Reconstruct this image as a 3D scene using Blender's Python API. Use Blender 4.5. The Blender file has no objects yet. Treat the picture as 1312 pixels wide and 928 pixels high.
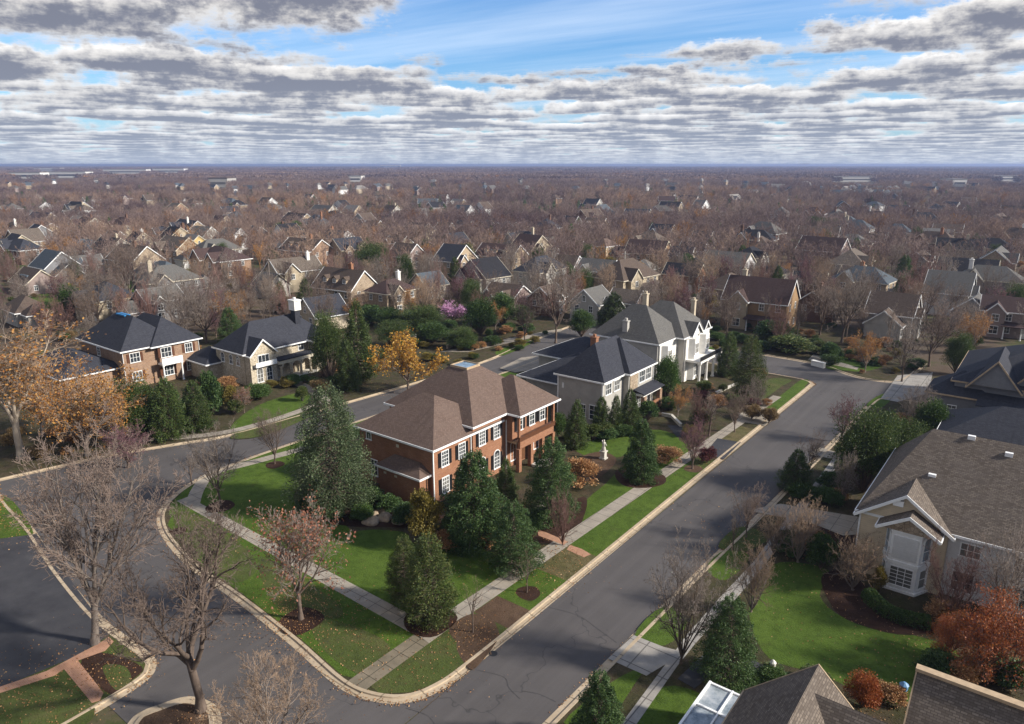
import bpy, math, random
import numpy as np
R = math.radians
rnd = random.Random(7)
sc = bpy.context.scene
COL = sc.collection

# ------------------------------------------------------------------ camera model / survey of the photograph (1312 x 928)
FP, CY, HC = 920.0, 253.0, 36.0
PIT = math.atan(CY / FP)
cP, sP = math.cos(PIT), math.sin(PIT)
AX, AY = .608, .794                      # world x runs across the main road, world y along it

def at(px, py, z=0.0):
    u, v = px - 656, py - 464
    d = FP * sP + v * cP
    k = (HC - z) / d
    X, Y = u * k, (FP * cP - v * sP) * k
    return X * AY - Y * AX, X * AX + Y * AY

def cam_xy(x, y):
    return x * AY + y * AX, -x * AX + y * AY

def proj(x, y, z=0.0):
    X, Y = cam_xy(x, y)
    dz = z - HC
    zc = Y * cP - dz * sP
    return 656 + FP * X / zc, 464 - FP * (Y * sP + dz * cP) / zc, zc

def height_of(bx, by, ty):
    x, y = at(bx, by)
    Y = cam_xy(x, y)[1]
    v = ty - 464
    return HC - Y * (FP * sP + v * cP) / (FP * cP - v * sP)

# ------------------------------------------------------------------ materials
MATS = {}
def lin(h):
    f = lambda c: c / 12.92 if c <= .04045 else ((c + .055) / 1.055) ** 2.4
    return tuple(f(int(h[i:i + 2], 16) / 255) for i in (0, 2, 4)) + (1,)

class NT:
    def __init__(s, name, rough=.8, spec=.3):
        m = bpy.data.materials.new(name); m.use_nodes = True
        s.m, s.t = m, m.node_tree
        s.b = s.t.nodes['Principled BSDF']; s.out = s.t.nodes['Material Output']
        s.b.inputs['Roughness'].default_value = rough
        s.b.inputs['Specular IOR Level'].default_value = spec
        MATS[name] = m
    def n(s, typ, **kw):
        nd = s.t.nodes.new(typ)
        for k, v in kw.items():
            if k in nd.inputs.keys(): nd.inputs[k].default_value = v
            else: setattr(nd, k, v)
        return nd
    def l(s, a, b): s.t.links.new(a, b)
    def noise(s, vec, scale, detail=4, rough=.55):
        nd = s.n('ShaderNodeTexNoise'); nd.inputs['Scale'].default_value = scale
        nd.inputs['Detail'].default_value = detail; nd.inputs['Roughness'].default_value = rough
        if vec is not None: s.l(vec, nd.inputs['Vector'])
        return nd.outputs['Fac']
    def ramp(s, fac, stops):
        nd = s.n('ShaderNodeValToRGB'); e = nd.color_ramp.elements
        while len(e) < len(stops): e.new(.5)
        for el, (p, c) in zip(e, stops): el.position = p; el.color = c if len(c) == 4 else (*c, 1)
        s.l(fac, nd.inputs[0]); return nd.outputs[0]
    def mix(s, a, b, fac, mode='MIX'):
        nd = s.n('ShaderNodeMix', data_type='RGBA', blend_type=mode)
        for sock, v in ((nd.inputs['Factor'], fac), (nd.inputs['A'], a), (nd.inputs['B'], b)):
            pass
        for idx, v in ((0, fac), (6, a), (7, b)):
            if hasattr(v, 'is_output'): s.l(v, nd.inputs[idx])
            else: nd.inputs[idx].default_value = v
        return nd.outputs[2]
    def math(s, op, a, b=0.0, clamp=False):
        nd = s.n('ShaderNodeMath', operation=op); nd.use_clamp = clamp
        for i, v in ((0, a), (1, b)):
            if hasattr(v, 'is_output'): s.l(v, nd.inputs[i])
            else: nd.inputs[i].default_value = v
        return nd.outputs[0]
    def coord(s, which='Object', scale=None):
        o = s.n('ShaderNodeTexCoord').outputs[which]
        if scale:
            mp = s.n('ShaderNodeMapping'); mp.inputs['Scale'].default_value = scale
            s.l(o, mp.inputs['Vector']); return mp.outputs[0]
        return o
    def world(s, scale=None):
        o = s.n('ShaderNodeNewGeometry').outputs['Position']
        if scale:
            mp = s.n('ShaderNodeMapping'); mp.inputs['Scale'].default_value = scale
            s.l(o, mp.inputs['Vector']); return mp.outputs[0]
        return o
    def bump(s, h, strength=.4, dist=.05):
        nd = s.n('ShaderNodeBump'); nd.inputs['Strength'].default_value = strength; nd.inputs['Distance'].default_value = dist
        s.l(h, nd.inputs['Height']); s.l(nd.outputs[0], s.b.inputs['Normal'])
    def col(s, c): s.l(c, s.b.inputs['Base Color'])

def c4(*a): return (a[0], a[1], a[2], 1)

def m_plain(name, col, rough=.6, var=.12, scale=3, spec=.3):
    t = NT(name, rough, spec)
    f = t.noise(t.coord(), scale, 5)
    k = lambda g: c4(*[min(1, max(0, x * g)) for x in col])
    t.col(t.ramp(f, [(.25, k(1 - var * 1.6)), (.75, k(1 + var))]))
    return t.m

def m_roof(name, a, b, c):
    t = NT(name, .9, .15)
    uv = t.coord('UV')
    br = t.n('ShaderNodeTexBrick', Color1=c4(*a), Color2=c4(*b), Mortar=c4(*[x * .68 for x in a]))
    br.inputs['Scale'].default_value = 1; br.inputs['Mortar Size'].default_value = .018
    br.inputs['Brick Width'].default_value = .33; br.inputs['Row Height'].default_value = .15; br.inputs['Bias'].default_value = -.1
    t.l(uv, br.inputs['Vector'])
    big = t.noise(t.coord('UV', (.35, 1.1, 1)), .9, 6, .65)
    sp = t.noise(uv, 5, 3)
    x = t.mix(br.outputs['Color'], c4(*c), t.ramp(big, [(.42, (0, 0, 0)), (.75, (.75, .75, .75))]))
    x = t.mix(x, c4(*[y * 1.9 for y in b]), t.ramp(sp, [(.66, (0, 0, 0)), (.76, (.45, .45, .45))]))
    st = t.noise(t.coord('UV', (2.2, .16, 1)), 1, 4, .6); x = t.mix(x, c4(*[y * .62 for y in a]), t.ramp(st, [(.5, (0, 0, 0)), (.8, (.6, .6, .6))]))
    t.col(x); t.bump(br.outputs['Fac'], -.5, .02)
    return t.m

def m_brick(name, a, b, mortar):
    t = NT(name, .9, .15)
    uv = t.coord('UV')
    br = t.n('ShaderNodeTexBrick', Color1=c4(*a), Color2=c4(*b), Mortar=c4(*mortar))
    br.inputs['Scale'].default_value = 1; br.inputs['Mortar Size'].default_value = .012
    br.inputs['Brick Width'].default_value = .32; br.inputs['Row Height'].default_value = .11
    t.l(uv, br.inputs['Vector'])
    big = t.noise(uv, .6, 6, .7)
    x = t.mix(br.outputs['Color'], c4(*[y * .62 for y in a]), t.ramp(big, [(.4, (0, 0, 0)), (.7, (.7, .7, .7))]))
    t.col(x); t.bump(br.outputs['Fac'], -.4, .01)
    return t.m

def m_stone(name, a, b):
    t = NT(name, .9, .15)
    uv = t.coord('UV')
    v = t.n('ShaderNodeTexVoronoi'); v.inputs['Scale'].default_value = 3.2; t.l(uv, v.inputs['Vector'])
    cr = t.ramp(v.outputs['Color'], [(.1, a), (.9, b)])
    e = t.n('ShaderNodeTexVoronoi', feature='DISTANCE_TO_EDGE'); e.inputs['Scale'].default_value = 3.2; t.l(uv, e.inputs['Vector'])
    ed = t.ramp(e.outputs['Distance'], [(.02, (1, 1, 1)), (.07, (0, 0, 0))])
    x = t.mix(cr, c4(*[y * .6 for y in a]), ed); t.col(x)
    t.bump(e.outputs['Distance'], .5, .03)
    return t.m

def m_siding(name, a):
    t = NT(name, .65, .3)
    uv = t.coord('UV')
    sx = t.n('ShaderNodeSeparateXYZ'); t.l(uv, sx.inputs[0])
    fr = t.math('FRACT', t.math('MULTIPLY', sx.outputs[1], 1 / .2))
    ln = t.ramp(fr, [(.0, (1, 1, 1)), (.14, (0, 0, 0))])
    big = t.noise(uv, .7, 6, .65)
    x = t.ramp(big, [(.3, [y * .8 for y in a]), (.7, [min(1, y * 1.08) for y in a])])
    t.col(t.mix(x, c4(*[y * .55 for y in a]), t.math('MULTIPLY', ln, .7)))
    t.bump(fr, .5, .03)
    return t.m

def m_leaf(name, a, b, c=None, rough=.55, trans=.25):
    t = NT(name, rough, .3)
    g = t.n('ShaderNodeNewGeometry'); oi = t.n('ShaderNodeObjectInfo')
    stops = [(.1, a), (.9, b)] if c is None else [(.05, a), (.55, b), (.95, c)]
    x = t.ramp(g.outputs['Random Per Island'], stops)
    hv = t.n('ShaderNodeHueSaturation'); t.l(x, hv.inputs['Color'])
    t.l(t.math('ADD', t.math('MULTIPLY', oi.outputs['Random'], .3), .85), hv.inputs['Value'])
    x = hv.outputs[0]
    t.col(x)
    tr = t.n('ShaderNodeBsdfTranslucent'); t.l(x, tr.inputs[0])
    ms = t.n('ShaderNodeMixShader'); ms.inputs[0].default_value = trans
    t.l(t.b.outputs[0], ms.inputs[1]); t.l(tr.outputs[0], ms.inputs[2]); t.l(ms.outputs[0], t.out.inputs[0])
    return t.m

def m_bark(name, a, b, var=.25):
    t = NT(name, .9, .1)
    f = t.noise(t.coord('Object', (3, 3, .7)), 2.2, 5, .7)
    x = t.ramp(f, [(.3, a), (.72, b)])
    oi = t.n('ShaderNodeObjectInfo')
    hv = t.n('ShaderNodeHueSaturation'); t.l(x, hv.inputs['Color'])
    t.l(t.math('ADD', t.math('MULTIPLY', oi.outputs['Random'], var * 2), 1 - var), hv.inputs['Value'])
    t.col(hv.outputs[0]); return t.m

def m_glass(name, col=(.02, .025, .03), rough=.08):
    t = NT(name, rough, .9)
    f = t.noise(t.coord('Object'), 1.1, 3)
    oi = t.n('ShaderNodeObjectInfo'); x = t.ramp(f, [(.4, col), (.75, [c * 2.6 for c in col])])
    t.col(t.mix(x, c4(.17, .165, .15), t.ramp(oi.outputs['Random'], [(.45, (0, 0, 0)), (.9, (.75, .75, .75))]))); return t.m

# roofs
m_roof('roof_tan', (.12, .083, .067), (.172, .12, .098), (.136, .098, .08))
m_roof('roof_slate', (.034, .036, .046), (.056, .058, .07), (.042, .044, .054))
m_roof('roof_grey', (.105, .1, .095), (.15, .145, .135), (.12, .115, .105))
m_roof('roof_brown', (.085, .062, .05), (.13, .098, .078), (.1, .078, .064))
m_roof('roof_plum', (.06, .038, .036), (.09, .06, .055), (.07, .047, .045))
m_roof('roof_taupe', (.1, .08, .065), (.2, .165, .135), (.12, .1, .085))
m_roof('roof_pale', (.2, .19, .175), (.28, .26, .24), (.24, .22, .2))
m_roof('roof_blue', (.07, .085, .1), (.1, .12, .14), (.085, .1, .115))
m_roof('roof_black', (.02, .02, .025), (.035, .034, .038), (.027, .027, .031))
ROOFWORD = dict(roof_tan='tan', roof_slate='dark slate', roof_grey='grey', roof_brown='brown', roof_plum='plum brown', roof_taupe='grey-brown',
                roof_pale='pale grey', roof_blue='blue-grey', roof_black='black')
# walls
m_brick('brick_red', (.33, .15, .08), (.235, .098, .055), (.3, .21, .15))
m_brick('brick_brown', (.33, .2, .125), (.2, .115, .075), (.36, .3, .24))
m_brick('brick_dark', (.17, .085, .06), (.11, .06, .045), (.2, .16, .13))
m_stone('stone_cream', (.4, .34, .25), (.58, .51, .4))
m_stone('stone_tan', (.27, .205, .145), (.41, .33, .245))
m_siding('siding_grey', (.42, .4, .365)); m_siding('siding_beige', (.66, .54, .38)); m_siding('siding_white', (.68, .68, .68))
m_siding('siding_mustard', (.56, .41, .17)); m_siding('siding_brown', (.3, .19, .1)); m_siding('siding_cream', (.42, .35, .25))
m_siding('siding_tan', (.4, .31, .21)); m_siding('siding_slate', (.2, .2, .21)); m_siding('siding_mauve', (.27, .21, .19))
m_siding('siding_yellow', (.66, .5, .2))
WALLWORD = dict(brick_red='red brick', brick_brown='brown brick', brick_dark='dark brick', stone_cream='cream stone', stone_tan='tan stone',
                siding_grey='grey', siding_beige='beige', siding_white='white', siding_mustard='mustard', siding_brown='brown', siding_cream='cream',
                siding_tan='tan', siding_slate='slate grey', siding_mauve='mauve brown', siding_yellow='yellow')
m_plain('stucco_cream', (.47, .4, .3), .85, .14, 1.2); m_plain('stucco_white', (.7, .68, .64), .85, .12, 1.2); m_plain('stucco_grey', (.4, .38, .35), .85, .12, 1.2)
m_plain('trim_white', (.8, .8, .79), .5, .08); m_plain('trim_cream', (.6, .54, .43), .6, .1); m_plain('trim_tan', (.42, .31, .2), .7, .14)
m_plain('shutter_black', (.012, .012, .014), .4); m_plain('shutter_brown', (.1, .04, .02), .5); m_plain('iron', (.02, .02, .022), .4)
m_plain('door_wood', (.13, .06, .03), .45); m_plain('door_white', (.66, .66, .64), .5)
m_plain('tarp_blue', (.02, .18, .42), .5); m_plain('red_paint', (.5, .1, .03), .6); m_plain('bin_blue', (.12, .25, .42), .5)
m_glass('glass'); m_glass('glass_sky', (.1, .14, .17), .12); m_glass('glass_curtain', (.16, .15, .13), .3)
t = NT('glass_roof', .12, .9); t.col(t.ramp(t.noise(t.coord(), .9, 5, .7), [(.3, (.1, .13, .15)), (.5, (.3, .33, .35)), (.75, (.5, .5, .5))]))
m_plain('rock', (.3, .23, .16), .9, .3, 2); m_plain('limestone', (.55, .52, .46), .85, .15, 5)

# ground
t = NT('asphalt', .85, .25)
w = t.world()
fine = t.noise(w, 9, 4, .7); big = t.noise(w, .13, 5, .6); streak = t.noise(t.world((1.1, .03, 1)), 1, 3)
x = t.ramp(big, [(.3, (.07, .064, .063)), (.7, (.09, .082, .08))])
x = t.mix(x, c4(.112, .102, .099), t.ramp(streak, [(.45, (0, 0, 0)), (.75, (.5, .5, .5))]))
x = t.mix(x, c4(.05, .048, .05), t.ramp(fine, [(.55, (0, 0, 0)), (.8, (.5, .5, .5))]))
wp = t.n('ShaderNodeMixRGB'); 
vv = t.n('ShaderNodeVectorMath', operation='ADD'); t.l(w, vv.inputs[0])
nz = t.n('ShaderNodeTexNoise'); nz.inputs['Scale'].default_value = .5; t.l(w, nz.inputs['Vector'])
vs = t.n('ShaderNodeVectorMath', operation='SCALE'); t.l(nz.outputs['Color'], vs.inputs[0]); vs.inputs['Scale'].default_value = 4
t.l(vs.outputs[0], vv.inputs[1])
e = t.n('ShaderNodeTexVoronoi', feature='DISTANCE_TO_EDGE'); e.inputs['Scale'].default_value = .055; t.l(vv.outputs[0], e.inputs['Vector'])
x = t.mix(x, c4(.025, .025, .027), t.ramp(e.outputs['Distance'], [(.0012, (.55, .55, .55)), (.004, (0, 0, 0))]))
t.col(x); t.bump(fine, .3, .02)
t = NT('asphalt_dark', .8, .3)
w = t.world(); x = t.ramp(t.noise(w, .35, 7, .7), [(.3, (.028, .028, .033)), (.62, (.05, .049, .053)), (.8, (.085, .082, .08))]); t.col(x)
t.bump(t.noise(w, 12, 3), .3, .02)
m_plain('tar', (.05, .047, .046), .7)

def m_concrete(name, a, b, joint=1.6, jc=.5, rot=0):
    t = NT(name, .9, .2); w = t.world()
    x = t.ramp(t.noise(w, .6, 7, .7), [(.3, a), (.7, b)])
    x = t.mix(x, c4(*[y * .6 for y in a]), t.ramp(t.noise(w, 3.5, 4, .7), [(.55, (0, 0, 0)), (.75, (.5, .5, .5))]))
    sx = t.n('ShaderNodeSeparateXYZ'); t.l(w, sx.inputs[0])
    for i in (0, 1):
        f = t.math('FRACT', t.math('MULTIPLY', sx.outputs[i], 1 / joint))
        x = t.mix(x, c4(*[y * jc for y in a]), t.math('LESS_THAN', f, .035))
    t.col(x); t.bump(t.noise(w, 9, 3), .2, .02)
m_concrete('concrete_walk', (.23, .2, .165), (.34, .3, .245))
m_concrete('concrete_kerb', (.34, .265, .18), (.46, .37, .265), 3.0, .6)
m_concrete('concrete_grey', (.24, .22, .2), (.34, .32, .29), 2.6)
m_concrete('concrete_mossy', (.12, .105, .075), (.22, .18, .13), 1.6, .4)
m_brick('paver', (.46, .24, .15), (.36, .19, .12), (.4, .28, .2))

def m_lawn(name, a, b, dry, dryamt=.5):
    t = NT(name, .9, .1); w = t.world()
    x = t.ramp(t.noise(w, .25, 6, .65), [(.28, a), (.72, b)])
    x = t.mix(x, c4(*dry), t.ramp(t.noise(w, .55, 8, .72), [(.62 - dryamt * .2, (0, 0, 0)), (.78 - dryamt * .1, (.8, .8, .8))]))
    fn = t.noise(w, 7, 5, .75)
    x = t.mix(x, c4(*[y * .55 for y in a]), t.ramp(t.noise(w, 1.1, 7, .7), [(.46, (0, 0, 0)), (.72, (.8, .8, .8))]))
    x = t.mix(x, c4(*[y * .45 for y in a]), t.ramp(fn, [(.48, (0, 0, 0)), (.75, (.85, .85, .85))]))
    x = t.mix(x, c4(*[min(1, y * 1.7) for y in b]), t.ramp(t.noise(w, 5, 5, .8), [(.6, (0, 0, 0)), (.8, (.6, .6, .6))]))
    t.col(x); t.bump(fn, .9, .12)
m_lawn('lawn', (.058, .1, .014), (.095, .145, .025), (.13, .13, .045), .2)
m_lawn('lawn_worn', (.058, .082, .02), (.095, .112, .034), (.15, .12, .06), .7)
m_lawn('lawn_dry', (.11, .09, .04), (.17, .135, .07), (.075, .095, .028), 1.0)
m_lawn('mulch', (.035, .018, .013), (.065, .036, .024), (.11, .07, .045), .2)
m_lawn('mulch_pale', (.085, .05, .032), (.13, .085, .055), (.17, .12, .08), .5)
m_lawn('bed', (.05, .037, .024), (.105, .078, .05), (.055, .07, .022), 1.15)
t = NT('earth', .95, .05)
w = t.world(); n1 = t.noise(w, .035, 8, .7); n2 = t.noise(w, .5, 7, .75)
x = t.ramp(n1, [(.3, (.075, .055, .042)), (.5, (.1, .075, .055)), (.58, (.06, .07, .028)), (.68, (.085, .065, .05))])
x = t.mix(x, c4(.14, .1, .07), t.ramp(n2, [(.5, (0, 0, 0)), (.75, (.7, .7, .7))])); t.col(x); t.bump(n2, .6, .2)

# plants
m_bark('bark_brown', (.075, .055, .045), (.17, .13, .105)); m_bark('bark_grey', (.12, .1, .088), (.25, .21, .18)); m_bark('bark_pale', (.26, .21, .165), (.46, .39, .31))
m_bark('bark_red', (.1, .055, .045), (.19, .115, .095)); m_bark('twig_brown', (.145, .108, .09), (.225, .17, .14)); m_bark('twig_grey', (.175, .145, .125), (.27, .225, .195))
m_bark('twig_red', (.16, .095, .082), (.25, .15, .13)); m_bark('twig_purple', (.13, .065, .075), (.2, .11, .12)); m_bark('twig_tan', (.22, .15, .105), (.33, .24, .17))
m_leaf('leaf_spruce', (.03, .066, .022), (.07, .125, .036), (.11, .165, .05)); m_leaf('leaf_pine', (.03, .056, .015), (.068, .108, .025), (.115, .14, .04))
m_leaf('leaf_greyfir', (.045, .072, .03), (.09, .124, .056), (.14, .17, .085)); m_leaf('leaf_light', (.035, .062, .016), (.085, .12, .03), (.16, .17, .05))
m_leaf('leaf_gold', (.1, .085, .018), (.19, .15, .03), (.25, .19, .045)); m_leaf('leaf_green', (.028, .062, .014), (.06, .112, .024), (.1, .145, .036))
m_leaf('leaf_orange', (.23, .088, .02), (.38, .17, .038), (.45, .25, .07)); m_leaf('leaf_yellow', (.38, .17, .02), (.55, .28, .035), (.6, .38, .08))
m_leaf('leaf_red', (.2, .05, .018), (.36, .1, .03), (.42, .16, .045)); m_leaf('leaf_rust', (.22, .08, .045), (.36, .15, .09), (.4, .2, .13))
m_leaf('leaf_straw', (.15, .1, .045), (.24, .165, .075), (.3, .2, .09)); m_leaf('leaf_pink', (.5, .22, .42), (.66, .36, .58), (.75, .5, .68)); m_leaf('leaf_maroon', (.07, .022, .025), (.13, .04, .04), (.17, .06, .05))
m_leaf('leaf_fallen', (.2, .09, .035), (.34, .17, .07), (.42, .26, .12), trans=.05)
t = NT('woods', .95, .05)
a = t.n('ShaderNodeVertexColor'); a.layer_name = 'tint'; t.col(a.outputs[0])
M = MATS

# ------------------------------------------------------------------ mesh builder
class MB:
    def __init__(s, off=(0, 0)): s.v, s.f, s.o = [], [], off
    def face(s, pts):
        i = len(s.v); s.v += [(p[0] - s.o[0], p[1] - s.o[1], p[2]) for p in pts]; s.f.append(tuple(range(i, i + len(pts))))
    def solid(s, pts, faces):
        i = len(s.v); s.v += [(p[0] - s.o[0], p[1] - s.o[1], p[2]) for p in pts]; s.f += [tuple(i + k for k in f) for f in faces]
    def box(s, x0, x1, y0, y1, z0, z1):
        s.solid([(x0, y0, z0), (x1, y0, z0), (x1, y1, z0), (x0, y1, z0), (x0, y0, z1), (x1, y0, z1), (x1, y1, z1), (x0, y1, z1)],
                [(3, 2, 1, 0), (4, 5, 6, 7), (0, 1, 5, 4), (1, 2, 6, 5), (2, 3, 7, 6), (3, 0, 4, 7)])
    def prism(s, poly, z0, z1, bottom=True):
        a = sum(p[0] * q[1] - q[0] * p[1] for p, q in zip(poly, poly[1:] + poly[:1]))
        if a < 0: poly = poly[::-1]
        n = len(poly)
        s.solid([(x, y, z0) for x, y in poly] + [(x, y, z1) for x, y in poly],
                ([tuple(range(n))[::-1]] if bottom else []) + [tuple(range(n, 2 * n))] + [(i, (i + 1) % n, n + (i + 1) % n, n + i) for i in range(n)])
    def bar(s, a, b, r, n=6, r2=None):
        a, b = np.array(a, float), np.array(b, float); d = b - a; d /= max(1e-6, np.linalg.norm(d))
        u = np.cross(d, (0, 0, 1) if abs(d[2]) < .9 else (1, 0, 0)); u /= np.linalg.norm(u); w = np.cross(d, u)
        r2 = r if r2 is None else r2
        P = [a + r * (math.cos(t) * u + math.sin(t) * w) for t in [2 * math.pi * k / n for k in range(n)]] + \
            [b + r2 * (math.cos(t) * u + math.sin(t) * w) for t in [2 * math.pi * k / n for k in range(n)]]
        s.solid([tuple(p) for p in P], [tuple(range(n)), tuple(range(2 * n - 1, n - 1, -1))] + [(k, n + k, n + (k + 1) % n, (k + 1) % n) for k in range(n)])
    def lathe(s, c, prof, n=12):
        P = [(c[0] + r * math.cos(2 * math.pi * k / n), c[1] + r * math.sin(2 * math.pi * k / n), z) for r, z in prof for k in range(n)]
        F = [(i * n + k, i * n + (k + 1) % n, (i + 1) * n + (k + 1) % n, (i + 1) * n + k) for i in range(len(prof) - 1) for k in range(n)]
        F += [tuple(range(n))[::-1], tuple(range((len(prof) - 1) * n, len(prof) * n))]
        s.solid(P, F)
    def mesh(s, name, mat, smooth=False):
        me = bpy.data.meshes.new(name); me.from_pydata(s.v, [], s.f); me.materials.append(mat if not isinstance(mat, str) else M[mat])
        add_uv(me)
        if smooth: me.shade_smooth()
        return me
    def build(s, name, mat, parent=None, loc=None, smooth=False):
        if not s.f: return None
        return link(name, s.mesh(name, mat, smooth), parent, loc)

def add_uv(me):
    uvl = me.uv_layers.new(name='UVMap'); nl = len(me.loops); buf = np.zeros(nl * 2, 'f')
    for p in me.polygons:
        n = p.normal
        if abs(n.z) > .95: ux, uy, uz, vx, vy, vz = 1, 0, 0, 0, 1, 0
        else:
            h = math.hypot(n.x, n.y); ux, uy, uz = -n.y / h, n.x / h, 0
            vx, vy, vz = n.y * uz - n.z * uy, n.z * ux - n.x * uz, n.x * uy - n.y * ux
        for li in p.loop_indices:
            c = me.vertices[me.loops[li].vertex_index].co
            buf[2 * li] = c.x * ux + c.y * uy + c.z * uz; buf[2 * li + 1] = c.x * vx + c.y * vy + c.z * vz
    uvl.data.foreach_set('uv', buf)

def link(name, me, parent=None, loc=None, rotz=0):
    o = bpy.data.objects.new(name, me); COL.objects.link(o)
    if parent: o.parent = parent
    if loc: o.location = loc
    if rotz: o.rotation_euler[2] = rotz
    return o

def tag(o, label=None, cat=None, group=None, kind=None):
    if label: o['label'] = label
    if cat: o['category'] = cat
    if group: o['group'] = group
    if kind: o['kind'] = kind
    return o

def empty(name, loc, label, cat, group=None, rotz=0):
    o = bpy.data.objects.new(name, None); COL.objects.link(o); o.location = loc; o.rotation_euler[2] = rotz
    o.empty_display_size = .5
    return tag(o, label, cat, group)

def np_mesh(name, V, F, mat, smooth=False):
    """F: (n,3) or (n,4) array, or a list of both"""
    me = bpy.data.meshes.new(name)
    Fs = F if isinstance(F, list) else [F]
    Fs = [f for f in Fs if len(f)]
    me.vertices.add(len(V)); me.vertices.foreach_set('co', np.asarray(V, 'f').ravel())
    loops = np.concatenate([f.ravel() for f in Fs]).astype('i'); tot = np.concatenate([np.full(len(f), f.shape[1]) for f in Fs]).astype('i')
    me.loops.add(len(loops)); me.loops.foreach_set('vertex_index', loops)
    me.polygons.add(len(tot)); st = np.concatenate([[0], np.cumsum(tot)[:-1]]).astype('i')
    me.polygons.foreach_set('loop_start', st); me.polygons.foreach_set('loop_total', tot)
    me.update(calc_edges=True)
    if mat: me.materials.append(M[mat] if isinstance(mat, str) else mat)
    if smooth: me.shade_smooth()
    return me

# ------------------------------------------------------------------ ground, roads, kerbs, lawns
def structure(name, mb, mat, loc=None): return tag(mb.build(name, mat, None, loc), kind='structure')

g = MB(); S = 30000
g.face([(-S, -S, 0), (S, -S, 0), (S, S, 0), (-S, S, 0)])
structure('ground', g, 'earth')

def flat(name, poly, z, mat, px=True, h=.03):
    P = [at(*p) for p in poly] if px else poly
    b = MB(); b.prism(P, z - h, z, bottom=False)
    return structure(name, b, mat)

def smooth_poly(P, n=5, closed=True):
    """Catmull-Rom through the points"""
    out = []; N = len(P)
    rng = range(N if closed else N - 1)
    for i in rng:
        p0, p1, p2, p3 = (P[(i - 1) % N], P[i], P[(i + 1) % N], P[(i + 2) % N]) if closed else (P[max(0, i - 1)], P[i], P[i + 1], P[min(N - 1, i + 2)])
        for k in range(n):
            t = k / n
            out.append(tuple(.5 * ((2 * b) + (-a + c) * t + (2 * a - 5 * b + 4 * c - d) * t * t + (-a + 3 * b - 3 * c + d) * t ** 3) for a, b, c, d in zip(p0, p1, p2, p3)))
    if not closed: out.append(tuple(P[-1]))
    return out

# asphalt: main road, cross road, back street, far junction
flat('main_road', [(-29.8, 8), (-29.8, 140), (-18.5, 140), (-20.3, 126), (-22.4, 34), (-23, 8)], .03, 'asphalt', False)
flat('cross_road', [(-29.9, 16), (-29.9, 34), (-70, 34), (-76, 39.6), (-110, 39.6), (-110, 8), (-60, 16)], .026, 'asphalt', False)
flat('back_street', [(-77.6, 38.8), (-77.8, 60), (-76.4, 98), (-78, 120), (-80, 165), (-89, 165), (-86.2, 121), (-83.4, 98), (-85.6, 62), (-87, 50), (-92, 38.8)], .022, 'asphalt', False)
flat('far_cross_road', [(-95, 126), (-95, 138), (-29, 138), (20, 136), (20, 120), (-29, 124)], .018, 'asphalt', False)

BZ = .13
def kerb(name, line, side):
    """gutter pan and raised kerb along the road edge LINE (side +1: block on the left)"""
    L = smooth_poly(line, 5, False); prof = [(0, .036), (.48, .05), (.52, BZ + .025), (.78, BZ + .03), (.8, BZ - .05)]
    V = []; n = len(L)
    for i, p in enumerate(L):
        a, b = L[max(0, i - 1)], L[min(n - 1, i + 1)]
        d = np.array([b[0] - a[0], b[1] - a[1]]); d /= np.linalg.norm(d); nx, ny = -d[1] * side, d[0] * side
        V += [(p[0] + nx * o, p[1] + ny * o, z) for o, z in prof]
    m = len(prof)
    b = MB(); b.solid(V, [(i * m + k, (i + 1) * m + k, (i + 1) * m + k + 1, i * m + k + 1)[::side] for i in range(n - 1) for k in range(m - 1)])
    structure(name, b, 'concrete_kerb')
    return [(V[i * m + 2][0], V[i * m + 2][1]) for i in range(n)]

# block A: the corner lots with the brick house
eA = kerb('kerb', [(-78.6, 128), (-76.6, 98), (-78.0, 60), (-78.2, 46), (-77.4, 39.5), (-74.2, 33.8), (-69, 30.6), (-60, 28.7), (-51.6, 28.3), (-43, 27.6), (-36.5, 26.8), (-33.5, 27.2),
                   (-31.2, 28.6), (-30.1, 31), (-29.8, 35), (-29.8, 48.7), (-29.9, 73), (-29.9, 100), (-29.9, 121), (-30.2, 124), (-32, 125.6), (-36, 126), (-60, 126.2)], 1)
flat('yard_ground', eA, BZ, 'bed', False, .13)
eB = kerb('kerb', [(-104, 6), (-97, 15), (-92.6, 22), (-91, 23.9), (-86, 23.6), (-78.8, 22.9), (-68.6, 21.4), (-58.3, 20.4), (-50.5, 20.5), (-48.6, 20), (-47.6, 18.6), (-47.2, 15), (-47, 8)], -1)
flat('yard_ground', eB + [(-47.5, 0), (-100, 0)], BZ, 'lawn_worn', False, .13)
eC = kerb('kerb', [(-23, 8), (-22.6, 32), (-22.3, 47), (-22.0, 60), (-21.4, 75), (-20.9, 96), (-20.5, 118), (-19.4, 122.5), (-15, 124), (20, 124)], -1)
flat('yard_ground', eC + [(60, 124), (60, 8)], BZ, 'bed', False, .13)
eD = kerb('kerb', [(-120, 6), (-105, 12), (-97, 20), (-94.5, 28), (-92.6, 36), (-89.6, 43), (-86.6, 50), (-85.4, 62), (-83.2, 98), (-86, 121), (-89, 165)], 1)
flat('yard_ground', eD + [(-150, 165), (-150, 6)], BZ, 'bed', False, .13)
eE = kerb('kerb', [(-78, 138.4), (-45, 137.6), (-33, 136.6), (-28, 133.6), (-24.5, 132), (-20.5, 132.4), (-18, 136), (-17, 150)], 1)
flat('yard_ground', eE + [(-30, 175), (-78, 175)], BZ, 'bed', False, .13)
isl = kerb('kerb', smooth_poly([at(*p) for p in [(150, 950), (172, 918), (205, 903), (240, 893), (268, 899), (283, 915), (285, 960)]], 2, False), 1 if False else -1)
flat('yard_ground', isl, BZ, 'mulch_pale', False, .13)

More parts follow.
